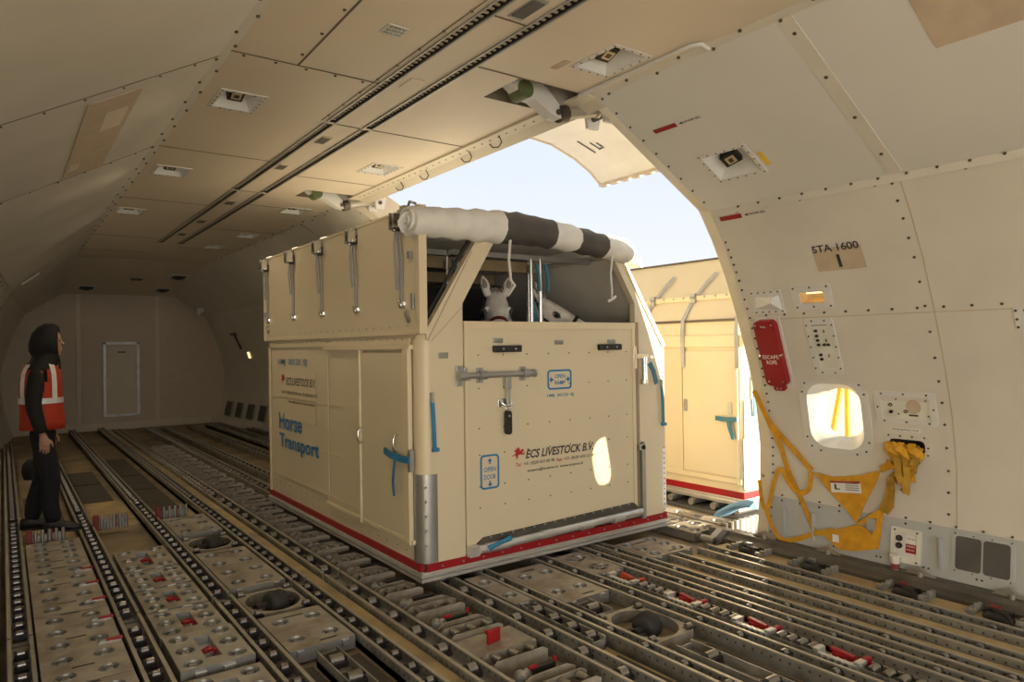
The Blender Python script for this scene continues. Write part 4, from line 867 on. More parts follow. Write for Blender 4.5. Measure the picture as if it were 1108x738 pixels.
a = MB(); a.bb(X1-.06, X1-.047, Y0+.05, Y1-.06, .14, 1.60); a.prism([(4.715, 1.58), (4.20, 2.35), (4.19, 2.34), (4.70, 1.57)], (0, Y0+.05, 0), (1, 0, 0), (0, 0, 1), (0, 1, 0), Y1-Y0-.11); a.build('inner_lining', M['ingrey'], st)
a = MB(); a.bb(X0+.05, 4.18, 6.2, 6.24, .14, 2.22); a.bb(X0+.046, X0+.058, Y0+.12, 6.2, .14, 2.2); a.build('head_partition', M['dkgrey'], st)
a = MB(); a.bb(3.60, 3.63, 5.1, 6.2, .14, 1.75); a.build('centre_partition', M['dkgrey'], st)
for y, z in ((5.3, 2.30), (6.1, 2.26)):
    a = MB(); a.bb(X0+.05, 4.2, y, y+.06, z, z+.10); a.build('cross_beam', M['wood'], st)
a = MB(); a.bb(2.75, 4.15, 4.55, 4.60, 2.31, 2.35); a.bb(X0+.05, 2.75, 4.62, 4.66, 2.31, 2.35); a.build('head_rail', M['galv'], st)
for x, y, z1 in ((2.76, 4.64, 2.33), (2.86, 4.64, 2.33), (3.505, 4.56, 2.33), (3.60, 4.56, 2.33), (3.555, 4.66, 2.33)):
    a = MB(); a.cyl((x, y, .14), (x, y, z1), .017 if x > 3 else .012, 12); q = a.build('pole', M['chrome'], st)
    if x != 3.555:
        a = MB(); a.ribbon([(x+.035, y-.03, 2.28), (x+.045, y-.045, 2.18), (x+.06, y-.03, 2.06)], .022, .02, (1, 0, 0)); a.build('grip', M['teal'], q)
        a = MB(); a.box((x-.018, y-.0, 2.24), (.012, .03, .07)); a.build('clamp', M['galv'], q)
a = MB(); a.ribbon([(3.565, 4.62, 1.98), (3.575, 4.6, 1.86), (3.60, 4.58, 1.74)], .03, .02, (1, 0, 0)); a.build('grip', M['teal'], st)
# canvas roof with the rolled, striped front edge
a = MB()
k = 14; rings = []
for y in [Y0-.05, Y0+.03, Y0+.15]+[4.6+i*.5 for i in range(7)]:
    rings.append([V((x, y, 2.47+.03*math.sin((x-2.3)*1.6)+.008*math.sin(x*23+y*9))) for x in [2.33+i*1.92/k for i in range(k+1)]]+[V((x, y, 2.44)) for x in [4.25-i*1.92/k for i in range(k+1)]])
a.loft(rings, 0, True); rf = a.build('canvas_roof', M['canvas_w'], st)
prof = []
for i in range(22):
    t = 2*PI*i/22; prof.append((math.cos(t), math.sin(t)))
segs = [(2.22, 2.95, 'w'), (2.95, 3.43, 'g'), (3.43, 3.67, 'w'), (3.67, 3.96, 'g'), (3.96, 4.20, 'w')]
rr = random.Random(5)
def roll_c(x):
    t = (x-2.22)/1.98; z = lerp(2.465, 2.488, t/.45) if t < .45 else lerp(2.488, 2.385, ((t-.45)/.55)**1.5); return V((x, Y0-.035, z)), (.125+.006*math.sin(x*7), lerp(.100, .118, min(1, t/.35)) if t < .45 else lerp(.118, .085, (t-.45)/.55))
for xa, xb, c in segs:
    a = MB(); rings = []; n_ = max(4, int((xb-xa)/.05)); 
    xs = [xa+(xb-xa)*i/n_ for i in range(n_+1)]
    for x in xs:
        c0, (ry, rz) = roll_c(x); w_ = .006*math.sin(x*37); rings.append([c0+V((0, p[0]*(ry+.004*math.sin(9*j+x*19)), p[1]*(rz+w_+.004*math.sin(5*j+x*31)))) for j, p in enumerate(prof)])
    if xb > 4.19:
        for x, k_ in ((4.23, .95), (4.26, .84), (4.28, .62), (4.285, .3)):
            c0, (ry, rz) = roll_c(x); c0 = c0+V((0, 0, -.01)); rings.append([c0+V((0, p[0]*ry*k_, p[1]*rz*k_)) for p in prof])
    a.loft(rings, 0, True); a.build('canvas_roll', M['canvas_'+c], rf)
# spiral end of the roll on the left, bunched canvas
a = MB(); pts = []
for i in range(30): t = i*.45; r = .125-.0038*i; pts.append((2.212-.0006*i, Y0-.035+math.cos(t)*r*.9, 2.465+math.sin(t)*r*.78))
a.ribbon(pts, .02, .008, (1, 0, 0)); a.build('roll_end', M['canvas_w'], rf)
a = MB(); a.prism([(-.0, -.06), (.07, -.01), (.09, .04), (.03, .06), (-.06, .05), (-.07, 0)], (2.20, Y0-.02, 2.45), (0, -.4, .9), (.9, .3, 0), (-1, 0, 0), .015); a.build('canvas_fold', M['canvas_w'], rf, bevel=.004)
a = MB(); a.prism([(4.13, 2.37), (4.24, 2.37), (4.55, 2.28), (4.53, 2.37), (4.36, 2.52), (4.13, 2.54)], (0, Y0+.05, 0), (1, 0, 0), (0, 0, 1), (0, 1, 0), Y1-Y0-.06); a.build('canvas_fold', M['canvas_w'], rf, bevel=.02)
a = MB(); a.cyl((2.33, 4.30, 2.52), (2.25, 4.30, 2.56), .02, 8); a.tube([(2.25, 4.3, 2.56), (2.24, 4.25, 2.60), (2.26, 4.2, 2.58)], .01, 6); a.box((2.26, 4.36, 2.55), (.05, .06, .08)); a.build('roll_clip', M['galv'], rf)
a = MB(); a.tube([(3.02, 4.17, 2.40), (3.025, 4.20, 2.25), (3.035, 4.20, 2.16), (3.04, 4.20, 2.09)], .012, 6); a.ribbon([(3.04, 4.2, 2.10), (3.07, 4.19, 2.06), (3.02, 4.2, 1.99), (3.06, 4.2, 2.04)], .02, .006, (1, 0, .4)); a.build('tie_cord', M['webwhite'], rf)
a = MB(); a.tube([(4.05, 4.17, 2.36), (4.055, 4.20, 2.2), (4.065, 4.2, 2.05), (4.065, 4.2, 1.985)], .010, 6); a.ribbon([(4.02, 4.2, 1.965), (4.06, 4.19, 1.985), (4.11, 4.2, 2.01)], .02, .008, (0, 0, 1)); a.build('tie_cord', M['webwhite'], rf)
# ------------------------------------------------------------------ skinned bodies
def skin_mesh(pts, edges, radii, sub=2, root=0):
    me = bpy.data.meshes.new('tmp'); me.from_pydata([tuple(p) for p in pts], edges, []); ob = bpy.data.objects.new('tmp', me); COL.objects.link(ob)
    sk = ob.modifiers.new('skin', 'SKIN'); sk.branch_smoothing = .6
    for i, r in enumerate(radii): d = me.skin_vertices[0].data[i]; d.radius = r if isinstance(r, (tuple, list)) else (r, r); d.use_root = (i == root)
    s_ = ob.modifiers.new('sub', 'SUBSURF'); s_.levels = sub; s_.render_levels = sub
    bpy.context.view_layer.update(); m = bpy.data.meshes.new_from_object(ob.evaluated_get(bpy.context.evaluated_depsgraph_get()))
    vs = [v.co.copy() for v in m.vertices]; fs = [list(p.vertices) for p in m.polygons]
    COL.objects.unlink(ob); bpy.data.objects.remove(ob); bpy.data.meshes.remove(m); return vs, fs
def fuse(mb, voxel, smooth=4):
    """voxel-fuse the islands of a builder into one continuous surface"""
    me = bpy.data.meshes.new('tmp'); me.from_pydata([tuple(p) for p in mb.v], [], mb.f); ob = bpy.data.objects.new('tmp', me); COL.objects.link(ob)
    r = ob.modifiers.new('r', 'REMESH'); r.mode = 'VOXEL'; r.voxel_size = voxel
    s_ = ob.modifiers.new('s', 'SMOOTH'); s_.iterations = smooth; s_.factor = .5
    bpy.context.view_layer.update(); m = bpy.data.meshes.new_from_object(ob.evaluated_get(bpy.context.evaluated_depsgraph_get()))
    # keep the one outer surface
    par = list(range(len(m.vertices)))
    def find(i):
        while par[i] != i: par[i] = par[par[i]]; i = par[i]
        return i
    for e_ in m.edges:
        a_, b_ = find(e_.vertices[0]), find(e_.vertices[1])
        if a_ != b_: par[a_] = b_
    cnt = {}
    for i in range(len(par)): cnt[find(i)] = cnt.get(find(i), 0)+1
    big = max(cnt, key=cnt.get); ids = [i for i in range(len(par)) if find(i) == big]; mp = {v: k for k, v in enumerate(ids)}
    o = MB(); o.add([m.vertices[i].co.copy() for i in ids], [[mp[v] for v in p.vertices] for p in m.polygons if p.vertices[0] in mp], 0, True)
    COL.objects.unlink(ob); bpy.data.objects.remove(ob); bpy.data.meshes.remove(m); return o
def chain(P): return [(i, i+1) for i in range(len(P)-1)]
def ell(c, x, y, rx, ry, n=18, sq=1.0):
    o = []
    for k in range(n):
        t = 2*PI*k/n; ca, sa = math.cos(t), math.sin(t); o.append(V(c)+V(x)*(rx*math.copysign(abs(ca)**sq, ca))+V(y)*(ry*math.copysign(abs(sa)**sq, sa)))
    return o

def horse(name, label, poll, fwd, upv, body_dir, coat, halter_m, group):
    """poll: top of the head; fwd: direction the nose points; upv: forehead normal"""
    poll, fwd = V(poll), V(fwd).normalized(); upv = V(upv); upv = (upv-fwd*upv.dot(fwd)).normalized(); side = fwd.cross(upv).normalized()
    t = thing(name, label, 'horse', (poll.x, poll.y+1.2, .14), group)
    b = MB()
    # head: rings along the nose; (distance, half width, half depth, drop of centre below the profile)
    R_ = [(-.05, .055, .07, .10), (0, .085, .10, .115), (.08, .105, .13, .135), (.17, .112, .145, .15), (.26, .098, .135, .145), (.35, .078, .11, .125), (.44, .062, .085, .105), (.52, .058, .072, .095), (.58, .060, .066, .088), (.62, .052, .052, .085), (.64, .03, .03, .085)]
    b.loft([ell(poll+fwd*d-upv*dr, side, upv, rw, rd, 18, .85) for d, rw, rd, dr in R_], 0)
    for s_ in (-1, 1):
        b.ball(poll+fwd*.185+side*s_*.088-upv*.064, .032, 10)            # brow
        b.ball(poll+fwd*.20+side*s_*.07-upv*.21, .085, 10, 0, (.7, 1, 1))  # cheek
    # neck and trunk
    bd = V(body_dir).normalized(); nb = poll-upv*.10-fwd*.02
    w0 = poll+bd*.85+V((0, 0, -.42)); ch = poll+bd*.62+V((0, 0, -.78)); z0 = .14
    rump = V((poll.x, poll.y+2.25, 1.36)); w0 = V((poll.x, poll.y+.85, 1.36)); sh = V((poll.x, poll.y+.75, 1.18)); bl = V((poll.x, poll.y+1.4, 1.15))
    P = [bl, sh, V((poll.x, poll.y+.50, 1.40)), nb.lerp(V((poll.x, poll.y+.50, 1.40)), .45), nb, V((poll.x, poll.y+2.05, 1.2))]
    E_ = [(0, 1), (1, 2), (2, 3), (3, 4), (0, 5)]; Rr = [.30, .28, (.15, .24), (.10, .17), (.085, .13), .29]
    for s_ in (-1, 1):
        i = len(P); x = poll.x+s_*.16; P += [V((x, poll.y+.75, .95)), V((x, poll.y+.72, .62)), V((x, poll.y+.73, .25)), V((x, poll.y+.70, .18))]; E_ += [(1, i), (i, i+1), (i+1, i+2), (i+2, i+3)]; Rr += [.09, .06, .042, .06]
        i = len(P); P += [V((x, poll.y+2.1, .90)), V((x, poll.y+2.22, .66)), V((x, poll.y+2.15, .25)), V((x, poll.y+2.10, .18))]; E_ += [(5, i), (i, i+1), (i+1, i+2), (i+2, i+3)]; Rr += [.14, .065, .045, .06]
    vs, fs = skin_mesh(P, E_, Rr, 2, 0); b.add(vs, fs)
    # ears
    for s_ in (-1, 1):
        base = poll+side*s_*.082+fwd*(-.005)-upv*.03; tip = base+(-fwd*.80+side*s_*.22+upv*.50).normalized()*.165
        ax = (tip-base).normalized(); ex = side; ey = ax.cross(ex).normalized(); ex = ey.cross(ax)
        b.loft([ell(base+ax*d, ex, ey, r1, r2, 12) for d, r1, r2 in ((-.03, .03, .028), (.03, .040, .026), (.08, .042, .022), (.11, .034, .017), (.14, .019, .011), (.163, .007, .006))], 0)
    f_ = fuse(b, .0085, 3); f_.build('body', M[coat], t)
    for s_ in (-1, 1):
        base = poll+side*s_*.082-upv*.03; tip = base+(-fwd*.80+side*s_*.22+upv*.50).normalized()*.165; ax = (tip-base).normalized(); ey = ax.cross(side).normalized()
        fn = upv if False else (fwd*.5+upv*.8+side*s_*.25).normalized(); fn = (fn-ax*fn.dot(ax)).normalized(); ex = ax.cross(fn)
        a = MB(); a.loft([ell(base+ax*d+fn*.019*k, ex, fn, r1, .006, 10) for d, r1, k in ((.04, .016, 1.1), (.07, .024, 1.0), (.10, .018, .8), (.13, .007, .6))], 0); a.build('inner_ear', M['mane'], t)
        e_ = poll+fwd*.200+side*s_*.106-upv*.068; a = MB(); a.ball(e_, .023, 12); a.build('eye', M['eye'], t)
        a = MB(); a.tube([e_-fwd*.034+upv*.004+side*s_*.002, e_-fwd*.014+upv*.021+side*s_*.010, e_+fwd*.012+upv*.019+side*s_*.010, e_+fwd*.036-upv*.006+side*s_*.0], .009, 8); a.tube([e_-fwd*.030-upv*.006+side*s_*.004, e_-upv*.021+side*s_*.010, e_+fwd*.030-upv*.010+side*s_*.004], .007, 8); a.build('eyelid', M['horsedark'], t)
        a = MB(); a.ball(poll+fwd*.60+side*s_*.045-upv*.07, .016, 8); a.build('nostril', M['horsedark'], t)
    # forelock and mane
    a = MB(); rr_ = random.Random(2)
    for i in range(9):
        q = poll+side*rr_.uniform(-.045, .045)-upv*.015-fwd*.03; L_ = rr_.uniform(.03, .075); a.tube([q, q+upv*.03+fwd*.02, q+fwd*L_+upv*.012+side*rr_.uniform(-.02, .02)], [.009, .009, .002], 5)
    a.build('forelock', M['mane'], t)
    # halter: noseband, cheek straps, crown
    a = MB(); c = ell(poll+fwd*.36-upv*.125, side, upv, .085, .118, 20, .85); a.ribbon(c+[c[0]], .030, .008, fwd); a.build('noseband', M[halter_m], t)
    for s_ in (-1, 1):
        a = MB(); a.ribbon([poll+fwd*.36+side*s_*.088-upv*.13, poll+fwd*.24+side*s_*.107-upv*.17, poll+fwd*.10+side*s_*.118-upv*.15, poll+fwd*.0+side*s_*.10-upv*.06], .024, .007, upv); a.build('cheek_strap', M['halterblack'], t)
        a = MB(); a.cyl(poll+fwd*.10+side*s_*.116-upv*.15, poll+fwd*.10+side*s_*.128-upv*.15, .022, 12); a.build('halter_ring', M['galv'], t)
    a = MB(); a.ribbon([poll-fwd*.02-side*.10-upv*.06, poll-fwd*.035-side*.055+upv*.0, poll-fwd*.035+upv*.012, poll-fwd*.035+side*.055+upv*.0, poll-fwd*.02+side*.10-upv*.06], .026, .008, fwd); a.build('crown_strap', M['halterblack'], t)
    return t
horse('horse', 'pale grey horse facing forward over the ramp with pricked ears and a red noseband', (3.40, 4.90, 2.085), (-.40, -.66, -.66), (-.30, -.55, .70), (0.1, 1, -.3), 'horse', 'halter', 'horses in the stall')
horse('horse', 'flecked pale horse turned sideways with a black halter, right of the chrome poles', (3.86, 4.86, 2.055), (.66, -.56, -.52), (.30, -.55, .80), (0, 1, -.3), 'horse2', 'halterblack', 'horses in the stall')
# ------------------------------------------------------------------ outside: loader, second stall, apron
a = MB(); a.sheet([-300, 600], [-300, 600], lambda x, y: V((x, y, -5.2))); struct(a.build('ground', M['apron'], fixn=False))
A0, A1, B0, B1 = 5.87, 8.31, 4.27, 7.63
dk = thing('cargo_loader', 'dark loader platform outside the door carrying the second stall', 'loader', (7.2, 6, -5.2))
a = MB(); a.bb(5.74, 9.0, 3.6, 9.2, -.55, -.075); a.build('platform', M['deckdark'], dk, bevel=.02)
for i in range(11):
    a = MB(); y = 3.75+i*.28; a.cyl((5.76, y, -.045), (5.76+.6, y, -.045), .04, 12) if False else a.cyl((5.80, y, -.036), (8.9, y, -.036), .036, 12); a.build('roller', M['galv'], dk)
a = MB()
for k, (x, y) in enumerate(((5.9, 3.8), (8.9, 3.8), (5.9, 9.0), (8.9, 9.0))): pass
a.bar((6.2, 3.9, -.5), (8.6, 8.9, -5.1), .22, .3); a.bar((6.2, 8.9, -.5), (8.6, 3.9, -5.1), .22, .3); a.bar((8.6, 3.9, -.5), (6.2, 8.9, -5.1), .22, .3); a.bb(5.9, 8.9, 3.7, 9.1, -5.2, -4.6); a.build('scissor_lift', M['yellowpaint'], dk)
# yellow guard frame seen through the window
a = MB(); a.bar((6.64, 3.95, -.08), (7.38, 3.95, 1.87), .04, .04); a.bar((7.22, 3.95, -.08), (7.22, 3.95, 1.87), .04, .04); a.bar((6.5, 3.95, .58), (7.4, 3.95, .58), .04, .04); a.bar((6.6, 3.95, 1.87), (7.4, 3.95, 1.87), .04, .04); a.build('guard_rail', M['yellowpaint'], dk)
a = MB(); pts = []
for i in range(9): t = i/8; pts.append((5.50+.0*t, 4.26-.40*t, .00+.15*math.sin(t*PI*.55)))
k = [V(p) for p in pts]; a.loft([[p+V((-.10, .02, -.02)), p+V((-.05, 0, .03)), p+V((.14, 0, .03)), p+V((.16, 0, -.03)), p+V((0, 0, -.04))] for p in k], 0, True)
tag(a.build('side_bumper', M['lightblue']), 'pale blue curved bumper on the loader edge beside the door jamb', 'bumper')
# second stall
s2 = thing('horse_stall', 'sunlit cream horse stall standing outside the door on the loader', 'horse stall', (7.09, 5.95, 0))
s2F = frame((A0, 0, 0), (0, -1, 0), (0, 0, 1), (-1, 0, 0)); f2F = frame((0, B0, 0), (1, 0, 0), (0, 0, 1), (0, -1, 0))
a = MB(); a.bb(A0-.02, A1+.02, B0-.02, B1+.02, .002, .075); a.bb(A0-.03, A1+.03, B0-.03, B1+.03, .02, .045); a.build('pallet_base', M['alu'], s2, bevel=.006)
a = MB(); a.bb(A0-.008, A0+.02, B0+.0, B1, .075, .14); a.bb(A0, A1, B0-.008, B0+.02, .075, .14); a.build('red_rub_strip', M['red'], s2)
a = MB(); a.bb(A0+.0, A0+.04, B0+.02, B1, .14, 1.84); a.build('side_wall', M['cream'], s2)
a = MB(); a.bb(A0+.04, A1-.04, B0, B0+.04, .14, 1.84); a.bb(A1-.04, A1, B0, B1, .14, 1.84); a.bb(A0+.04, A1-.04, B1-.04, B1, .14, 1.84); a.build('end_wall', M['cream2'], s2)
a = MB(); tx = A0+.40; a.prism([(A0, 1.84), (A0+.13, 2.08), (tx, 2.52), (A1-.4, 2.52), (A1-.13, 2.08), (A1, 1.84)], (0, B0, 0), (1, 0, 0), (0, 0, 1), (0, 1, 0), B1-B0); a.build('roof', M['cream'], s2)
a = MB(); a.bar((tx, B0, 2.525), (tx, B1, 2.525), .03, .02); a.bar((A0-.01, B0, 1.842), (A0-.01, B1, 1.842), .02, .025); a.build('dark_edging', M['screw'], s2)
a = MB(); a.bar((A0+.115, B0, 2.09), (A0+.115, B1, 2.09), .02, .05)
for k in range(24): a.ball((A0+.105, B0+.1+k*.14, 2.10), .012, 6, 1)
a.build('hinge_strip', [M['cream2'], M['galv']], s2)
a = MB(s2F); a.box((-4.66, .905, .008), (.68, 1.25, .014)); sd = a.build('sliding_door', M['cream'], s2, bevel=.003)
a = MB(s2F); a.box((-4.98, 1.63, .012), (1.5, .12, .024)); a.box((-4.98, .24, .012), (1.4, .05, .024)); a.box((-4.32, .9, .014), (.03, 1.4, .028)); a.box((-5.02, .9, .010), (.02, 1.3, .02)); a.build('door_frame', M['cream2'], s2, bevel=.004)
for u in (-4.96, -4.40): a = MB(s2F); a.prism(rrect(u, .96, .045, .13, .02), (0, 0, .014), (1, 0, 0), (0, 1, 0), (0, 0, 1), .01); a.build('pull_handle', M['galv'], sd)
a = MB(s2F); a.ribbon([(-4.56, .855, .04), (-4.44, .85, .05), (-4.30, .86, .045)], .045, .014, (0, 1, 0)); lv = a.build('door_lever', M['teal'], s2)
a = MB(s2F); a.ribbon([(-4.40, .83, .045), (-4.38, .77, .055), (-4.345, .66, .045)], .04, .012, (1, .2, 0)); a.build('lever_grip', M['teal'], lv)
for u, ln in ((-4.98, .34), (-4.30, .34), (-5.55, .2)):
    du = .12
    a = MB(s2F); a.ribbon([(u+.22, 2.36, -.27), (u+.16, 2.27, -.20), (u+.03, 2.06, -.105), (u, 1.86, .02), (u, 1.72, .035), (u, 1.70-ln, .032)], .045, .006, (1, 0, 0)); q = a.build('tie_strap', M['webgrey'], s2)
    a = MB(s2F); a.box((u+.05, 2.09, -.095), (.055, .10, .03)); a.cyl((u+.02, 2.1, -.09), (u+.08, 2.1, -.09), .02, 8); a.build('ratchet', M['galv'], q)
for k in range(1):
    a = MB(f2F); a.box((A0+.10, .6, .004), (.15, .9, .006)); a.build('corner_guard', M['alu'], s2)
a = MB(f2F); a.ribbon([(6.02, 1.28, .02), (6.025, 1.1, .03), (6.03, .88, .025)], .032, .008, (1, 0, 0)); a.build('tie_strap', M['teal'], s2)
a = MB(f2F); a.box((A0+.03, .42, .003), (.05, .5, .004)); a.build('edge_trim', M['galv'], s2)
for x, y, h_ in ((A0+.01, B0+.02, 1.7),):
    a = MB(); a.cyl((x+.03, y+.03, .14), (x+.03, y+.03, 1.84), .045, 16); a.build('corner_post', M['cream2'], s2)
# ------------------------------------------------------------------ floor loading system
HIDE = lambda x, y: X0+.02 < x < X1-.05 and Y0+.12 < y < Y1    # under the stall
def proto_roller(r, L_, name='roller'):
    """one cargo roller along x with dark bearing block, top at z=0"""
    a = MB(); a.cyl((-L_/2, 0, -r), (L_/2, 0, -r), r, 12, 0); a.cyl((-L_/2-.006, 0, -r), (-L_/2, 0, -r), r*.55, 8, 1); a.cyl((L_/2, 0, -r), (L_/2+.006, 0, -r), r*.55, 8, 1)
    a.box((0, 0, -r*1.75), (L_+.032, r*3.0, r*1.4), 1); a.box((L_/2+.010, 0, -r*1.1), (.012, r*1.7, r*1.5), 1); a.box((-L_/2-.010, 0, -r*1.1), (.012, r*1.7, r*1.5), 1)
    return a
RM = {}
def roller_mesh(r, L_):
    k = (r, L_)
    if k not in RM:
        o = proto_roller(r, L_).build('roller', [M['steel'], M['black']]); RM[k] = o.data; bpy.data.objects.remove(o)
    return RM[k]
def track(x0, x1, y0, y1, spacing, label, r=.02, L_=None, holes=True, phase=0):
    xm = (x0+x1)/2; w_ = x1-x0; L_ = L_ or (.034 if r < .03 else .05)
    t = thing('roller_track', label, 'roller track', (xm, (y0+y1)/2, -.1), 'roller tracks in the floor')
    a = MB(); a.bb(x0, x1, y0, y1, -.099, -.060, 0)
    for xx, s_ in ((x0, 1), (x1, -1)):
        a.bb(xx, xx+s_*.007, y0, y1, -.099, -.010, 0); a.bb(xx-s_*.006, xx+s_*.014, y0, y1, -.012, -.004, 1)
    if holes:
        k = int((y1-y0)/.055)
        for q in range(k):
            y = y0+.03+q*.055
            if HIDE(xm, y) or y > 8: continue
            a.bb(x1-.0074-.0, x1-.0066, y-.006, y+.006, -.034, -.022, 2); a.bb(x0+.0066, x0+.0074, y-.006, y+.006, -.034, -.022, 2); a.bb(x0-.0006, x0, y-.006, y+.006, -.044, -.032, 2)
    a.build('channel', [M['metal'], M['edge'], M['screw']], t)
    k = int((y1-y0)/spacing); me = roller_mesh(r, L_)
    for q in range(min(k, 99)):
        y = y0+spacing*(.5+q)+phase
        if HIDE(xm, y) or y > y1-.03: continue
        o = bpy.data.objects.new('roller', me); COL.objects.link(o); o.parent = t; o.location = (0, y-(y0+y1)/2, .1)
    return t
def rows(x0, x1, segs, who):
    for y0, y1, sp, lab in segs: track(x0, x1, y0, y1, sp, who+', '+lab)
FAR = 'far stretch'; MID = 'middle stretch'; NEAR = 'near stretch'
def three(x0, x1, who, sp=(.145, .16, .16), ny=2.2, end=17.3, r=.02):
    track(x0, x1, ny, 4.9, sp[0], who+', '+NEAR, r); track(x0, x1, 4.94, 8.4, sp[1], who+', '+MID, r); track(x0, x1, 8.44, end, sp[2], who+', '+FAR, r)
track(-.085, -.03, 3.0, 14.4, .30, 'narrow track at the extreme left edge of the floor, beside the wall')
three(.015, .125, 'leftmost wide roller track on the floor, left of the person', (.175, .16, .13), 3.2, 15.4)
three(.56, .675, 'roller track passing just right of the person\'s feet', (.175, .16, .13), 3.0)
three(1.105, 1.215, 'third roller track from the left, right of the red latch panels', (.19, .18, .14), 2.4)
three(1.63, 1.735, 'narrow roller track left of the wide channel along the stall', (.19, .18, .14), 2.2)
three(1.86, 1.985, 'wide channel with large rollers left of the cross fittings', (.30, .30, .18), 2.0, 16.8, .032)
RT = [(2.43, 2.56, .30, .032, 'channel with large rollers just right of the cross fittings'), (2.755, 2.845, .27, .02, 'second track right of the cross fittings, left of the black wheel'),
      (3.26, 3.375, .28, .02, 'track between the black wheel and the row of red locks'), (3.665, 3.765, .27, .02, 'track right of the row of red locks'),
      (3.865, 3.96, .30, .02, 'second track right of the row of red locks'), (4.13, 4.235, .26, .02, 'third track right of the row of red locks'), (4.45, 4.585, .30, .02, 'outermost track along the right wall')]
for x0, x1, sp, r, who in RT:
    track(x0, x1, 1.2, 4.6 if x1 < 4.0 else 3.68, sp, who+', near part', r)
    track(x0, x1, 7.7, 12.0 if x1 > 4.4 else 15.2 if x1 > 4.1 else 16.8, .2, who+', far part', r)
# tan planks that fill the gaps between the tracks
for i, (x0, x1, y0, y1, z, l) in enumerate(((1.745, 1.85, 1.8, 17, -.045, 'long tan plank left of the wide channel beside the stall'), (2.575, 2.745, 1.5, 3.55, -.088, 'tan plank right of the cross fittings in the foreground'), (3.775, 3.855, 1.2, 4.6, -.05, 'narrow tan plank in the right foreground, the leftmost of three'), (3.97, 4.12, 1.2, 3.65, -.05, 'tan plank in the right foreground, the middle of three'), (4.245, 4.44, 1.2, 3.65, -.05, 'wider tan plank in the right foreground, the rightmost of three'), (4.595, 4.855, 1.0, 3.7, -.045, 'wide tan plank under the side guide clamps by the right wall'), (2.86, 2.92, 1.4, 4.2, -.085, 'thin tan plank left of the right black wheel'), (3.39, 3.43, 1.4, 3.6, -.085, 'thin tan plank left of the red lock row'), (3.57, 3.655, 1.4, 3.6, -.085, 'tan plank right of the red lock row'), (1.24, 1.60, 7.75, 8.25, -.08, 'tan plank behind the rightmost fluted block'), (.70, 1.09, 7.8, 9.15, -.08, 'tan plank behind the fluted block right of the person'), (.13, .55, 7.6, 8.15, -.09, 'tan plank under the person'))):
    a = MB(); a.bb(x0, x1, y0, y1, -.0995, z)
    tag(a.build('floor_plank', M['plank'], bevel=.003), l, 'floor plank', 'tan floor planks')
# ball transfer plates
def pit_plate(name, label, cat, x0, x1, y0, y1, pits, group, zt=-.012, th=.05, m='metal_lt', r=.048, extra=None, unit=True, hole=None):
    """plate with round pits; pits given in world x, y"""
    t = thing(name, label, cat, ((x0+x1)/2, (y0+y1)/2, zt-th), group)
    a = MB(); zb = zt-.045
    cells = []
    for (px, py) in pits:
        c = .066; cells.append((px-c, px+c, py-c, py+c)); n_ = 16
        circ = [(px+r*math.cos(2*PI*i/n_), py+r*math.sin(2*PI*i/n_)) for i in range(n_)]
        sq = []
        for i in range(n_):
            ca, sa = math.cos(2*PI*i/n_), math.sin(2*PI*i/n_); k = c/max(abs(ca), abs(sa)); sq.append((px+ca*k, py+sa*k))
        a.add([(*p, zt) for p in sq]+[(*p, zt) for p in circ], [(i, (i+1) % n_, n_+(i+1) % n_, n_+i) for i in range(n_)], 0)
        a.add([(*p, zt) for p in circ]+[(px+(p[0]-px)*.8, py+(p[1]-py)*.8, zb) for p in circ], [(i, (i+1) % n_, n_+(i+1) % n_, n_+i) for i in range(n_)], 1, True)
        a.add([(px+(p[0]-px)*.8, py+(p[1]-py)*.8, zb) for p in circ], [list(range(n_))], 1)
        lip = [(px+(p[0]-px)*1.10, py+(p[1]-py)*1.10) for p in circ]
        a.add([(*p, zt+.003) for p in lip]+[(*p, zt+.003) for p in circ]+[(*p, zt) for p in lip]+[(*p, zt-.002) for p in circ], [(i, (i+1) % n_, n_+(i+1) % n_, n_+i) for i in range(n_)]+[(i, 2*n_+i, 2*n_+(i+1) % n_, (i+1) % n_) for i in range(n_)], 2)
    if hole: cells.append(hole)
    a.sheet([x0, x1]+[c for q in cells for c in q[:2]], [y0, y1]+[c for q in cells for c in q[2:]], lambda x, y: V((x, y, zt)), cells, 0)
    c4 = [(x0, y0), (x1, y0), (x1, y1), (x0, y1)]
    a.add([(*p, zt) for p in c4]+[(*p, zt-th) for p in c4], [(i, (i+1) % 4, 4+(i+1) % 4, 4+i) for i in range(4)], 2)
    if hole:
        h4 = [(hole[0], hole[2]), (hole[1], hole[2]), (hole[1], hole[3]), (hole[0], hole[3])]
        a.add([(*p, zt) for p in h4]+[(*p, zt-.045) for p in h4], [(i, (i+1) % 4, 4+(i+1) % 4, 4+i) for i in range(4)]+[(4, 5, 6, 7)], 2)
    a.build('plate', [M[m], M['metal'], M['galv']], t, fixn=False)
    for (px, py) in pits:
        o = bpy.data.objects.new('ball_unit', BU); COL.objects.link(o); o.parent = t; o.location = (px-(x0+x1)/2, py-(y0+y1)/2, th)
    if extra:
        for x, y, L_, ax in extra:
            a = MB(); a.bb(x-(L_/2 if ax else .008), x+(L_/2 if ax else .008), y-(.008 if ax else L_/2), y+(.008 if ax else L_/2), zt-.001, zt+.0012); a.build('slot', M['black'], t)
    return t
a = MB(); a.ball((0, 0, -.022), .018, 10); a.box((0, 0, -.035), (.045, .03, .02)); a.cyl((-.018, 0, -.014), (.018, 0, -.014), .012, 10); b_ = a.build('ball_unit', M['steel']); BU = b_.data; bpy.data.objects.remove(b_)
G1 = 'ball transfer plates on the floor'
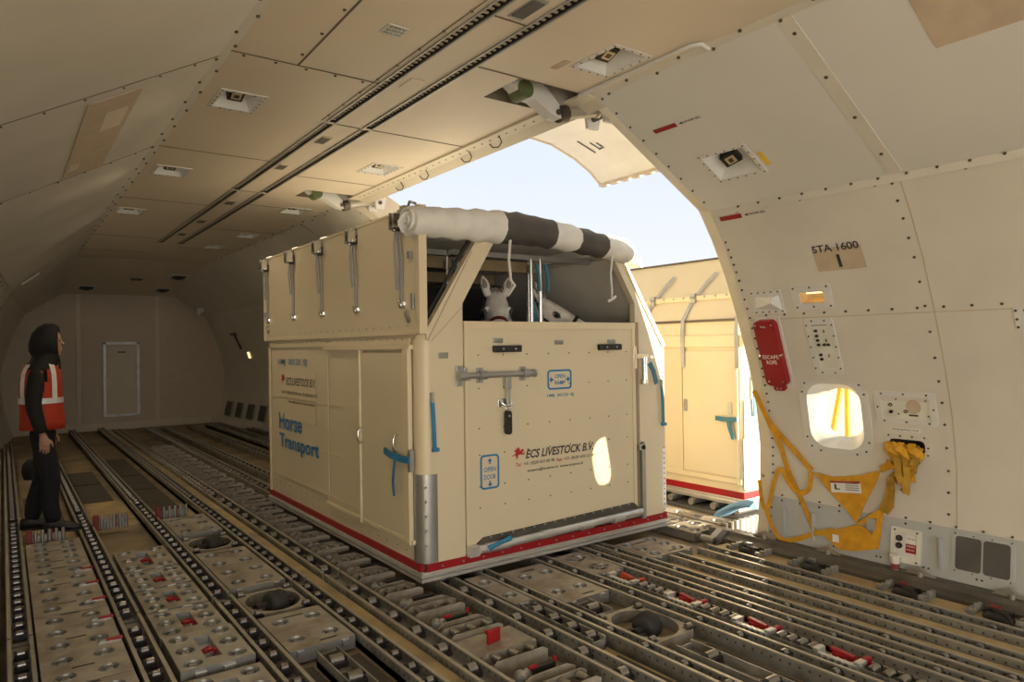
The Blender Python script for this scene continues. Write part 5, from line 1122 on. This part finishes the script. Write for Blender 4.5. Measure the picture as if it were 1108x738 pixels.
def two_col(x0, x1, y0, y1, n_): return [(x, y0+(y1-y0)*(i+.5)/n_) for i in range(n_) for x in (x0+.10, x1-.10)]
for i, (y0, y1) in enumerate(((2.9, 4.06), (4.07, 5.20), (5.21, 6.34), (6.35, 7.25))):
    lab = ['grey plate of round ball pits in the bottom left corner, nearest to the camera', 'second ball pit plate from the camera in the leftmost row', 'third ball pit plate from the camera in the leftmost row', 'fourth ball pit plate in the leftmost row, in front of the person\'s feet'][i]
    k = 5; pits = two_col(.145, .535, y0, y1, k); ex = [(.33, y0+(y1-y0)*(q+.5)/k+.1, .10, 1) for q in range(0, k, 2)]
    pit_plate('ball_plate', lab, 'ball plate', .145, .535, y0, y1, pits, G1, extra=ex)
def red_latch(parent, x, y, z=-.05, k=1.0, dx=0):
    a = MB(); a.box((x-.03*k, y, z+.008), (.10*k, .05*k, .016)); a.box((x+.06*k, y+.01, z+.012), (.04*k, .07*k, .025)); a.build('latch_base', M['galv'], parent, bevel=.003)
    a = MB(); a.box((x+.01*k, y-.005, z+.026), (.09*k, .035*k, .018), 0, Matrix.Rotation(.3, 3, 'Z')); a.box((x+.055*k, y-.035*k, z+.022), (.04*k, .04*k, .03)); a.cyl((x-.04*k, y+.015, z+.02), (x+.02*k, y+.02, z+.036), .012*k, 8); a.build('latch_lever', M['red'], parent, bevel=.003)
# small red latches in the leftmost plates' right edge
for i, y in enumerate((4.55, 4.95, 5.35, 5.75, 6.15)):
    t = thing('floor_latch', ['nearest', 'second nearest', 'third nearest', 'fourth nearest', 'farthest'][i]+' of the small red latches at the right edge of the leftmost plates', 'latch', (.48, y, -.012), 'red latches of the leftmost plates')
    a = MB(); a.box((.475, y, -.009), (.115, .05, .012)); a.box((.44, y, .0), (.03, .045, .012)); a.build('latch_base', M['galv'], t, bevel=.003); a = MB(); a.box((.50, y-.006, .0), (.07, .022, .014)); a.box((.53, y-.012, .004), (.02, .03, .014)); a.build('latch_lever', M['red'], t, bevel=.003)
# latch panels, second row
L2 = ['nearest to the camera at the bottom edge', 'pale raised one near the bottom of the picture', 'second behind the pale raised one', 'third behind the pale raised one', 'fourth behind the pale raised one', 'farthest, just before the fluted stop blocks']
for i, (y0, y1) in enumerate(((3.25, 3.76), (3.84, 4.36), (4.40, 4.86), (4.89, 5.35), (5.38, 5.84), (5.88, 6.5))):
    x0, x1 = .71, 1.075; ym = (y0+y1)/2; pits = [(x, y) for x in (x0+.072, x1-.072) for y in (y0+.075, ym, y1-.075)]; raised = i == 1
    t = pit_plate('latch_panel', 'square red-centred latch panel, '+L2[i], 'latch panel', x0, x1, y0, y1, pits, 'red latch panels', hole=(x0+.142, x1-.142, y0+.13, y1-.13) if False else (x0+.143, x1-.143, y0+.10, y1-.10), zt=.004 if raised else -.012, th=.08 if raised else .05, m='edge' if raised else 'metal_lt')
    red_latch(t, (x0+x1)/2, ym, -.045 if raised else -.055, .75)
    for dx in (-.09, .05): a = MB(); a.box(((x0+x1)/2+dx, y0-.008, -.025), (.06, .03, .035)); a.build('lug', M['galv'], t, bevel=.006)
# third row: ball plates with drive wheels between
def pits_q(x0, x1, y0, y1, n_): return [(x, y0+(y1-y0)*(i+.5)/n_) for i in range(n_) for x in (x0+.09, x1-.09)]
for i, (x0, x1, y0, y1, n_, lab) in enumerate(((1.235, 1.61, 3.78, 4.36, 2, 'grey four pit plate between the left black wheel and the camera'), (1.235, 1.61, 5.0, 6.05, 4, 'grey pit plate behind the left black wheel'), (1.235, 1.61, 6.75, 7.5, 3, 'grey pit plate farther back, behind the second black wheel'),
       (2.87, 3.24, 3.42, 4.15, 2, 'grey pit plate at the front right foot of the stall, left of two'), (3.40, 3.655, 3.70, 4.20, 2, 'small pit plate before the stall front, behind the first red lock'), (2.60, 2.745, 3.6, 4.2, 2, 'narrow pit plate under the stall\'s front edge'),
       (4.0, 4.44, 3.72, 4.15, 3, 'pit plate on the door sill in shade beside the stall\'s right corner'), (4.78, 5.15, 3.98, 4.40, 3, 'sunlit pit plate in the doorway, nearest to the camera'), (4.78, 5.15, 4.43, 4.9, 3, 'sunlit pit plate in the doorway, behind the nearest one'), (5.2, 5.38, 4.02, 4.9, 4, 'outermost sunlit pit plate on the door sill'))):
    if x1-x0 < .2: pits = [((x0+x1)/2, y0+(y1-y0)*(k+.5)/n_) for k in range(n_)]
    else: pits = pits_q(x0, x1, y0, y1, n_)
    t = pit_plate('ball_plate', lab, 'ball plate', x0, x1, y0, y1, pits, G1, extra=[((x0+x1)/2+.05, y0+.05, .10, 1), ((x0+x1)/2, y1-.08, .12, 1)] if x1-x0 > .3 else None, m='metal_lt', th=.075)
    for xx in (x0+.06, x1-.06): a = MB(); a.box((xx, y0-.006, -.035), (.04, .025, .04)); a.build('lug', M['galv'], t, bevel=.005)
def drive_unit(x, y, label, w_=.36):
    t = thing('drive_wheel', label, 'drive wheel', (x, y, -.1), 'black drive wheels in the floor')
    a = MB(); n_ = 28; sq = []; ci = []; h = w_/2
    for i in range(n_):
        ca, sa = math.cos(2*PI*i/n_), math.sin(2*PI*i/n_); k = h/max(abs(ca), abs(sa)); sq.append((x+ca*k, y+sa*k*1.25)); ci.append((x+ca*h*.93, y+sa*h*1.12))
    zt = -.03; a.add([(*p, zt) for p in sq]+[(*p, zt) for p in ci], [(i, (i+1) % n_, n_+(i+1) % n_, n_+i) for i in range(n_)], 0)
    a.add([(*p, zt) for p in ci]+[(*p, zt-.066) for p in ci], [(i, (i+1) % n_, n_+(i+1) % n_, n_+i) for i in range(n_)], 1)
    a.add([(*p, zt) for p in sq]+[(*p, -.1) for p in sq], [(i, (i+1) % n_, n_+(i+1) % n_, n_+i) for i in range(n_)], 0)
    a.build('pit_frame', [M['metal_lt'], M['metal']], t, fixn=False)
    a = MB(); a.lathe([(.045, -.062), (.068, -.058), (.078, -.04), (.080, 0), (.078, .04), (.068, .058), (.045, .062)], (x+.02, y, -.052), (.95, .3, 0), 26)
    for k in (-.03, 0, .03): a.lathe([(.0805, k-.002), (.082, k), (.0805, k+.002)], (x+.02, y, -.052), (.95, .3, 0), 26, 0, False)
    a.build('tyre', M['rubber'], t)
    a = MB(); a.cyl((x-.12, y-.04, -.055), (x-.02, y-.01, -.055), .03, 12); a.box((x-.10, y-.03, -.07), (.06, .12, .05)); a.box((x+.12, y+.04, -.07), (.05, .10, .04)); a.build('motor', M['black'], t, bevel=.005)
    for dx, dy in ((-.15, -.2), (.15, -.2), (-.15, .2), (.15, .2)):
        a = MB(); a.cyl((x+dx-.02, y+dy, -.02), (x+dx+.02, y+dy, -.02), .018, 10); a.box((x+dx, y+dy, -.04), (.055, .05, .022), 1); a.build('roller', [M['steel'], M['black']], t)
drive_unit(1.425, 4.68, 'black rubber drive wheel in a pit on the left, near the camera'); drive_unit(1.425, 6.4, 'black rubber drive wheel in a pit farther back on the left', .36); drive_unit(3.05, 2.92, 'black rubber drive wheel in a pit at the right foreground', .38)
# short roller trays
def tray(x0, x1, y0, y1, n_, label, group, r=.026):
    t = thing('roller_tray', label, 'roller tray', ((x0+x1)/2, (y0+y1)/2, -.1), group); xm = (x0+x1)/2
    a = MB(); a.bb(x0, x1, y0, y1, -.098, -.06); a.bb(x0, x0+.008, y0, y1, -.098, -.012); a.bb(x1-.008, x1, y0, y1, -.098, -.012); a.bb(x0, x1, y0, y0+.008, -.098, -.03); a.bb(x0, x1, y1-.008, y1, -.098, -.03); a.build('tray', M['metal'], t)
    for i in range(n_):
        o = bpy.data.objects.new('roller', roller_mesh(r, round((x1-x0)*.6, 3))); COL.objects.link(o); o.parent = t; o.location = (0, y0-(y0+y1)/2+(y1-y0)*(i+.5)/n_, .1)
tray(1.355, 1.475, 2.75, 3.70, 4, 'short roller tray at the bottom edge in front of the left pit plate', 'short roller trays', .034)
tray(2.93, 3.06, 1.5, 2.58, 3, 'short roller tray in front of the right black wheel', 'short roller trays'); tray(2.90, 3.04, 3.18, 3.40, 1, 'short tray between the right black wheel and the stall', 'short roller trays')
for i, (y0, y1) in enumerate(((3.12, 3.40), (2.60, 2.88), (2.10, 2.35), (1.55, 1.84))): tray(3.44, 3.56, y0, y1, 4, 'short roller tray in the red lock row, '+['farthest, by the stall', 'second from the stall', 'third from the stall', 'nearest to the camera'][i], 'short trays in the red lock row', .024)
tray(2.62, 2.72, 2.9, 3.55, 4, 'short roller tray left of the track before the stall front', 'short roller trays')
for i, (x0, x1, y0, y1) in enumerate(((1.245, 1.335, 2.6, 3.70), (1.495, 1.60, 2.6, 3.70), (.18, .50, 8.2, 9.2), (.18, .50, 9.3, 10.0), (.72, 1.02, 9.2, 10.4), (.72, 1.02, 10.5, 11.6), (1.25, 1.55, 8.3, 9.6), (1.25, 1.55, 9.7, 10.8), (1.25, 1.55, 10.9, 12.6), (2.62, 2.72, 1.6, 2.80), (3.075, 3.22, 1.4, 2.6))):
    a = MB(); a.bb(x0, x1, y0, y1, -.099, -.085); tag(a.build('tread_plate', M['darkplate'], bevel=.003), ['dark tread plate left of the short tray at the bottom edge', 'dark tread plate right of the short tray at the bottom edge', 'dark floor plate just behind the person', 'second dark floor plate behind the person', 'dark floor plate right of the person, nearer one', 'dark floor plate right of the person, farther one', 'dark plate between far tracks, nearest to the fluted stop', 'dark plate between far tracks, middle one', 'dark plate between far tracks, close to the bulkhead', 'dark narrow plate right of the cross fittings', 'dark plate beside the tray before the black wheel', 'dark narrow plate left of the outermost right track'][i], 'floor plate', 'dark floor plates')
# fluted stop blocks
for x, y, lab in ((.83, 7.6, 'fluted grey stop block with a red side, standing right of the person'), (1.36, 7.62, 'fluted grey stop block with a red side, the rightmost one in front of the stall'), (.31, 7.33, 'fluted grey stop block with a red side at the person\'s shoes')):
    t = thing('stop_block', lab, 'stop block', (x, y, -.05), 'fluted stop blocks'); a = MB(); a.box((x, y+.02, -.005), (.26, .06, .09)); a.build('body', M['metal'], t, bevel=.004)
    a = MB(); a.box((x-.135, y+.0, .02), (.045, .08, .13)); a.box((x+.02, y-.012, .02), (.03, .02, .12)); a.build('red_side', M['cupred'], t, bevel=.004)
    for i in range(5): a = MB(); a.cyl((x-.09+i*.05, y-.02, -.045), (x-.09+i*.05, y-.02, .085), .014, 10); a.build('fin', M['galv'], t)
# centre line: cross trays and side locks, repeating beside the stall and into the distance
for i in range(26):
    y = 2.62+i*.42
    under = Y0 < y < Y1; xr = 2.37 if not under else 2.30; xl = 2.01
    pos = 'number' ; wd = ['nearest to the camera', 'second nearest', 'third nearest', 'fourth nearest'][i] if i < 4 else None
    od = ['first', 'second', 'third', 'fourth', 'fifth', 'sixth', 'seventh', 'eighth', 'ninth', 'tenth', 'eleventh', 'twelfth', 'thirteenth', 'fourteenth', 'fifteenth']
    where = ('on the foreground centre line, '+wd) if wd else ('beside the stall, %s from its near corner' % od[i-4] if y < Y1 else 'beyond the stall, %s from its far corner' % od[i-12])
    t = thing('cross_tray', 'grey cross tray with three rollers '+where, 'roller tray', ((xl+xr)/2, y, -.1), 'cross trays on the centre line'+('' if wd else (' beside the stall' if y < Y1 else ' beyond the stall')))
    a = MB(); a.bb(xl, xr, y-.055, y+.055, -.098, -.07)
    for s_ in (-1, 1): a.prism([(xl, -.098), (xr, -.098), (xr, -.02), (xr-.03, -.004), (xl+.03, -.004), (xl, -.03)], (0, y+s_*.055-.004, 0), (1, 0, 0), (0, 0, 1), (0, 1, 0), .008)
    a.build('tray', M['metal_lt'], t)
    for k in range(3): a = MB(); c_ = xl+.07+k*(xr-xl-.14)/2; a.cyl((c_, y-.035, -.022), (c_, y+.035, -.022), .022, 10); a.build('roller', M['steel'], t)
    y2 = y+.21
    if abs(i-1) < .5: continue
    t = thing('side_lock', 'grey side lock with a dark pawl '+where, 'lock', ((xl+xr)/2, y2, -.1), 'side locks on the centre line'+('' if wd else (' beside the stall' if y < Y1 else ' beyond the stall')))
    a = MB(); a.prism([(xl+.0, -.098), (xr, -.098), (xr, -.03), (xr-.05, -.008), (xl+.08, -.008), (xl, -.05)], (0, y2-.075, 0), (1, 0, 0), (0, 0, 1), (0, 1, 0), .012); a.bb(xl, xr, y2-.065, y2+.08, -.098, -.075); a.build('bracket', M['metal_lt'], t, bevel=.003)
    a = MB(); a.box((xl+.22, y2+.02, -.045), (.15, .035, .06)); a.box((xl+.22, y2+.06, -.055), (.15, .02, .04)); a.build('pawl', M['black'], t, bevel=.004)
    if i < 3:
        a = MB(); a.box((xl+.15, y2+.01, -.008), (.05, .012, .014)); a.box((xl+.29, y2+.01, -.005), (.014, .014, .03)); a.build('release_tab', M['red'], t)
    a = MB(); a.cyl((xl+.05, y2-.03, -.04), (xl+.08, y2+.03, -.04), .03, 12); a.cyl((xl+.07, y2+.01, -.06), (xl+.14, y2+.04, -.05), .028, 10); a.build('spring_housing', M['galv'], t)
# plate with a red flag in the centre row
t = thing('flag_plate', 'flat grey plate carrying an upright red flag tab in the foreground', 'plate', (2.22, 3.25, -.1)); a = MB(); a.bb(2.02, 2.41, 3.13, 3.39, -.098, -.03); a.build('plate', M['metal_lt'], t, bevel=.004)
a = MB(); a.box((2.20, 3.25, .005), (.10, .02, .075), 0, Matrix.Rotation(.25, 3, 'Z')); a.box((2.20, 3.262, .03), (.10, .02, .02)); a.build('flag', M['red'], t, bevel=.005)
# red pallet locks, right foreground
for i, y in enumerate((3.53, 3.0, 2.48, 1.97)):
    x = 3.53; t = thing('pallet_lock', 'grey pallet lock with a red lever, '+['farthest, close to the stall', 'second from the stall', 'third from the stall', 'nearest to the camera at the lower right'][i], 'lock', (x, y, -.1), 'red lever pallet locks')
    a = MB(); a.bb(x-.10, x+.11, y-.10, y+.10, -.098, -.07); a.bb(x-.09, x-.06, y-.11, y+.11, -.09, -.012); a.box((x-.05, y-.11, -.03), (.07, .035, .07)); a.box((x-.05, y+.11, -.03), (.07, .035, .07))
    for k in range(5): a.box((x-.078, y-.075+k*.037, -.035), (.04, .012, .05), 0)
    a.build('housing', M['alu'], t, bevel=.003)
    a = MB(); 
    for k in range(4): a.box((x-.082, y-.057+k*.037, -.04), (.03, .02, .03))
    a.build('claw', M['black'], t)
    a = MB(); a.box((x+.01, y+.0, -.026), (.055, .12, .02)); a.box((x+.03, y-.10, -.024), (.055, .03, .045)); a.bar((x-.01, y-.06, -.01), (x+.02, y+.08, -.01), .03, .02); a.build('lever', M['orange' if i == 0 else 'red'], t, bevel=.004)
# guide rail along the right wall with its clamps
a = MB(); a.prism([(4.86, -.098), (5.05, -.098), (5.05, .03), (4.94, .03), (4.93, -.0), (4.86, -.02)], (0, -1, 0), (1, 0, 0), (0, 0, 1), (0, 1, 0), 4.75)
tag(a.build('guide_rail', M['rail'], bevel=.004), 'long dark guide rail running along the foot of the right wall', 'rail')
for i, y in enumerate((3.42, 2.88, 2.23, 1.70)):
    x = 4.76; t = thing('side_guide', 'side guide clamp by the right wall, '+['beside the door jamb', 'second from the door jamb', 'third from the door jamb, before the paper cup', 'nearest to the camera by the vents'][i], 'clamp', (x, y, -.1), 'side guide clamps')
    a = MB()
    for s_ in (-1, 1): a.prism([(4.62, -.098), (4.855, -.098), (4.855, -.0), (4.80, .0), (4.66, -.03)], (0, y+s_*.13-.01, 0), (1, 0, 0), (0, 0, 1), (0, 1, 0), .022); 
    for s_ in (-1, 1):
        for k in range(3): a.box((4.68+k*.06, y+s_*.13, -.01), (.03, .035, .025))
    a.bb(4.62, 4.855, y-.12, y+.12, -.098, -.08); a.build('frame', M['metal'], t, bevel=.003)
    a = MB(); a.lathe([(.02, -.08), (.033, -.06), (.038, 0), (.033, .06), (.02, .08)], (4.75, y, -.042), (0, 1, 0), 16); a.box((4.82, y, -.03), (.05, .10, .04)); a.tube([(4.70, y-.09, -.05), (4.74, y-.05, -.005), (4.78, y+.04, .0), (4.82, y+.1, -.04)], .012, 8); a.build('roller', M['black'], t)
    a = MB(); a.box((4.80, y+.03, .01), (.03, .05, .02)); a.build('indicator', M['cupred' if i > 1 else 'galv'], t)
    a = MB(); a.prism([(-.10, .002), (.10, .002), (.06, .03), (.0, .055), (-.03, .03)], (4.98, y+.02, .03), (0, 1, 0), (0, 0, 1), (1, 0, 0), .03); a.cyl((4.96, y, .031), (4.96, y, .06), .018, 8); a.build('wall_hook', M['edge'], t, bevel=.004)
# end of the guide rail at the door sill
t = thing('rail_end', 'ribbed metal rail end at the door sill under the jamb', 'rail', (5.0, 3.95, -.1)); a = MB(); a.bb(4.93, 5.02, 3.765, 3.95, -.098, .03); a.build('body', M['metal'], t, bevel=.006)
for k in range(7): a = MB(); a.bb(5.05+k*.075, 5.085+k*.075, 3.86, 3.90, -.098, .05); a.build('rib', M['white' if k > 2 else 'edge'], t, bevel=.003)
a = MB(); a.bb(5.03, 5.58, 3.91, 3.95, -.098, .03); a.build('back_plate', M['screw'], t)
a = MB(); a.prism([(4.75, -.06), (4.98, -.06), (4.98, .02), (4.9, .05), (4.8, -.0)], (0, 3.77, 0), (1, 0, 0), (0, 0, 1), (0, 1, 0), .06); a.cyl((4.78, 3.77, -.03), (4.78, 3.9, -.03), .03); a.build('hook', M['edge'], t, bevel=.004)
# black bag far left on the floor
a = MB(); a.loft([ell((.37, 11.6, z), (1, 0, 0), (0, 1, 0), rx, ry, 16, .7) for z, rx, ry in ((-.098, .15, .14), (-.0, .175, .16), (.10, .16, .14), (.16, .12, .09), (.17, .05, .05))]); tag(a.build('bag', M['jacket']), 'black bag lying on the floor behind the person at the far left', 'bag')
# ------------------------------------------------------------------ the person on the left
pe = thing('person', 'person in a black hood and orange reflective vest standing at the left, looking right', 'person', (.295, 7.72, -.010))
RZ = Matrix.Translation((.295, 7.72, -.010)) @ Matrix.Rotation(-.16, 4, 'Z') @ Matrix.Scale(1.0, 4)
def sm(P, E_, R_, sub=2, root=0, mb=None):
    vs, fs = skin_mesh([V(p) for p in P], E_, R_, sub, root); mb = mb or MB(RZ); mb.add(vs, fs, 0, True); return mb
# x forward, y left, z up; total height 1.86
def leg(s_, dx): return [(0.0, s_*.09, .93), (.015+dx*.4, s_*.105, .50), (-.015+dx, s_*.11, .11), (.02+dx, s_*.115, .05), (.13+dx, s_*.13, .035), (.19+dx, s_*.132, .03)]
DX = {-1: .10, 1: -.10}
bodyP = [(0, 0, .98), (-.01, 0, 1.18), (-.01, 0, 1.40), (.01, 0, 1.54), (.035, 0, 1.63)]; bodyE = chain(bodyP); bodyR = [(.125, .145), (.11, .13), (.105, .13), .055, .06]
def arm(s_): return [(-.01, s_*.19, 1.45), (-.045, s_*.235, 1.17), (.015, s_*.235, .93), (.03, s_*.232, .88)]
for s_ in (-1, 1):
    i = len(bodyP); bodyP += leg(s_, DX[s_]); bodyE += [(0, i)]+[(i+k, i+k+1) for k in range(5)]; bodyR += [.085, .058, .042, .04, .036, .025]
    i = len(bodyP); bodyP += arm(s_); bodyE += [(2, i)]+[(i+k, i+k+1) for k in range(3)]; bodyR += [.03, .034, .03, .028]
b = MB(); vs, fs = skin_mesh([V(p) for p in bodyP], bodyE, bodyR, 2, 0); b.add(vs, fs)
# head with face
hc = V((.055, 0, 1.72)); rings = []
for z, rx, ry, ox in ((-.125, .035, .04, .045), (-.11, .055, .052, .03), (-.08, .074, .064, .015), (-.04, .088, .071, .006), (.0, .097, .076, 0), (.04, .099, .078, -.004), (.08, .088, .070, -.006), (.11, .062, .052, -.008), (.128, .025, .022, -.01)): rings.append(ell(hc+V((ox, 0, z)), (1, 0, 0), (0, 1, 0), rx, ry, 20))
b.loft(rings)
b.loft([ell(hc+V((x, 0, z)), (0, 1, 0), (0, 0, 1), ry, rz, 10) for x, z, ry, rz in ((.085, .012, .010, .012), (.10, -.005, .012, .018), (.117, -.022, .015, .014), (.119, -.028, .006, .006))])
b.ball(hc+V((.088, 0, -.062)), .02, 8, 0, (.8, 1.3, .45)); b.ball(hc+V((.086, 0, -.075)), .018, 8, 0, (.8, 1.2, .45)); b.ball(hc+V((.07, 0, -.105)), .024, 8); b.ball(hc+V((.086, 0, .03)), .02, 8, 0, (.6, 2.2, .5))
for s_ in (-1, 1): b.ball(hc+V((-.005, s_*.078, -.01)), .028, 8, 0, (.7, .35, 1.1))
# hands: palm, four unequal fingers, thumb
for s_ in (-1, 1):
    w_ = V(arm(s_)[-1]); w_ = V((.03, s_*.232, .885))
    b.loft([ell(w_+V((x, 0, z)), (1, 0, 0), (0, 1, 0), rx, ry, 12) for x, z, rx, ry in ((0, .02, .024, .017), (.006, -.02, .036, .017), (.010, -.06, .041, .016), (.010, -.09, .038, .013))])
    for k, ln in enumerate((.070, .082, .076, .058)):
        q = w_+V((.041-k*.0215, 0, -.085)); b.tube([q+V((0, 0, .02)), q+V((.003, -s_*.002, -ln*.4)), q+V((.0, -s_*.012, -ln*.75)), q+V((-.004, -s_*.024, -ln))], [.0095, .0088, .008, .0065], 8)
    q = w_+V((.03, 0, -.03)); b.tube([q, q+V((.030, -s_*.008, -.025)), q+V((.040, -s_*.014, -.055)), q+V((.038, -s_*.018, -.078))], [.013, .011, .0095, .007], 8)
f_ = fuse(b, .0055, 3); f_.M = None
o = MB(RZ); o.add(f_.v, f_.f, 0, True); o.build('body', M['skin'], pe)
for s_ in (-1, 1): a = MB(RZ); a.ball(hc+V((.079, s_*.031, .010)), .011, 8); a.build('eye', M['eye'], pe)
# trousers, jacket, hood
tp = [(0, 0, .99), (0, 0, .93)]; te = [(0, 1)]; trr = [(.145, .17), (.15, .17)]
for s_ in (-1, 1):
    i = len(tp); L_ = leg(s_, DX[s_]); tp += [(L_[0][0]*.8+.0, L_[0][1], .82), (L_[1][0]+.02, L_[1][1], .50), (L_[1][0]*.5+L_[2][0]*.5-.01, L_[2][1], .27), (L_[2][0]+.01, L_[2][1], .08)]; te += [(1, i), (i, i+1), (i+1, i+2), (i+2, i+3)]; trr += [.108, .083, .075, .072]
sm(tp, te, trr, 2).build('trousers', M['trousers'], pe)
jp = [(0, 0, .95), (-.01, 0, 1.15), (-.01, 0, 1.38), (.0, 0, 1.50)]; je = chain(jp); jr = [(.15, .17), (.142, .165), (.155, .185), (.105, .12)]
for s_ in (-1, 1):
    i = len(jp); A_ = arm(s_); jp += [A_[0], A_[1], A_[2], (.022, s_*.234, .905)]; je += [(2, i), (i, i+1), (i+1, i+2), (i+2, i+3)]; jr += [.082, .068, .054, .046]
sm(jp, je, jr, 2).build('jacket', M['jacket'], pe)
# hood: open shell round the face
a = MB(RZ); rings = []
for t_ in range(9):
    an = -.35+t_*.27; 
for x, rx, rz, cz in ((.078, .086, .128, .012), (.068, .100, .142, .012), (.03, .118, .158, .014), (-.03, .126, .165, .004), (-.085, .115, .15, -.012), (-.13, .085, .11, -.03), (-.155, .03, .045, -.045)): rings.append(ell(hc+V((x, 0, cz)), (0, 1, 0), (0, 0, 1), rx, rz, 22))
inner = [ell(hc+V((.04, 0, .01)), (0, 1, 0), (0, 0, 1), .080, .118, 22)]
a.loft(inner+rings, 0, True, False); hd = a.build('hood', M['jacket'], pe, fixn=False)
a = MB(RZ); a.loft([ell((-.02, 0, 1.47), (1, 0, 0), (0, 1, 0), .135, .165, 20), ell((.015, 0, 1.54), (1, 0, 0), (0, 1, 0), .115, .11, 20), ell((.03, 0, 1.59), (1, 0, 0), (0, 1, 0), .108, .098, 20), ell((.03, 0, 1.63), (1, 0, 0), (0, 1, 0), .10, .09, 20)], 0, True, False); a.build('collar', M['jacket'], pe, fixn=False)
for s_ in (-1, 1): a = MB(RZ); a.tube([(.125, s_*.035, 1.60), (.135, s_*.035, 1.54), (.138, s_*.04, 1.47)], .005, 6); a.build('drawstring', M['jacket'], pe)
# vest: shell with arm holes
vr = [(.93, .178, .205, 0), (1.0, .176, .203, 0), (1.10, .168, .198, -.005), (1.20, .166, .196, -.01), (1.28, .166, .194, -.012), (1.36, .164, .186, -.012), (1.43, .156, .172, -.012), (1.49, .14, .150, -.01), (1.53, .118, .125, -.005)]
def vest_ring(j, off=0):
    z, rx, ry, ox = vr[j]; return [V((ox+(rx+off)*math.cos(2*PI*k/40), (ry+off)*math.sin(2*PI*k/40), z-(.02*abs(math.sin(2*PI*k/40)) if j > 6 else 0))) for k in range(40)]
a = MB(RZ); R_ = [vest_ring(j) for j in range(9)]; Ri = [vest_ring(j, -.010) for j in range(9)]; b_ = len(a.v)
vs = [p for r in R_ for p in r]+[p for r in Ri for p in r]; fs = []; N9 = 360
def open_(j, k): 
    a_ = abs(((k+.5)/40*360+180) % 360-180); d = min(abs(a_-90), 999); return (4 <= j <= 7) and d < (30 if j in (5, 6) else 24 if j == 7 else 20)
for j in range(8):
    for k in range(40):
        if open_(j, k): continue
        k2 = (k+1) % 40; fs += [(j*40+k, j*40+k2, (j+1)*40+k2, (j+1)*40+k), (N9+j*40+k, N9+(j+1)*40+k, N9+(j+1)*40+k2, N9+j*40+k2)]
for k in range(40): k2 = (k+1) % 40; fs += [(k, N9+k, N9+k2, k2), (320+k, 320+k2, N9+320+k2, N9+320+k)]
a.add(vs, fs, 0, True); ve = a.build('safety_vest', M['vest'], pe, fixn=False)
a = MB(RZ); a.loft([[V((p.x*1.012, p.y*1.012, z)) for p in vest_ring(3, .004)] for z in (1.165, 1.215)], 0, True, False); a.loft([[V((p.x*1.02, p.y*1.02, z)) for p in vest_ring(3, .004)] for z in (1.215, 1.165)], 0, True, False); a.build('reflective_band', M['reflect'], ve, fixn=False)
for k0 in (5, 15, 25, 35):
    a = MB(RZ); pts = []
    for j in range(3, 9): r_ = vest_ring(j, .006); pts.append(r_[k0])
    wd = (vest_ring(4)[(k0+1) % 40]-vest_ring(4)[k0-1]); a.ribbon(pts, .05, .004, wd); a.build('reflective_strip', M['reflect'], ve)
# shoes
for s_ in (-1, 1):
    dx = DX[s_]; y = s_*.115; a = MB(RZ)
    a.loft([ell((dx+x, y+s_*.012*max(0, x)*8*.1, z), (0, 1, 0), (0, 0, 1), ry, rz, 14, .8) for x, z, ry, rz in ((-.095, .05, .025, .04), (-.08, .055, .038, .055), (-.03, .062, .043, .062), (.03, .058, .045, .055), (.09, .045, .050, .042), (.15, .036, .051, .034), (.19, .031, .040, .027), (.21, .027, .018, .016))]); a.build('shoe', M['shoe'], pe)
    a = MB(RZ); a.loft([ell((dx+.055, y+s_*.003, z), (1, 0, 0), (0, 1, 0), .155, .052, 22, .75) for z in (.0005, .02)]); a.build('shoe_sole', M['black'], pe)
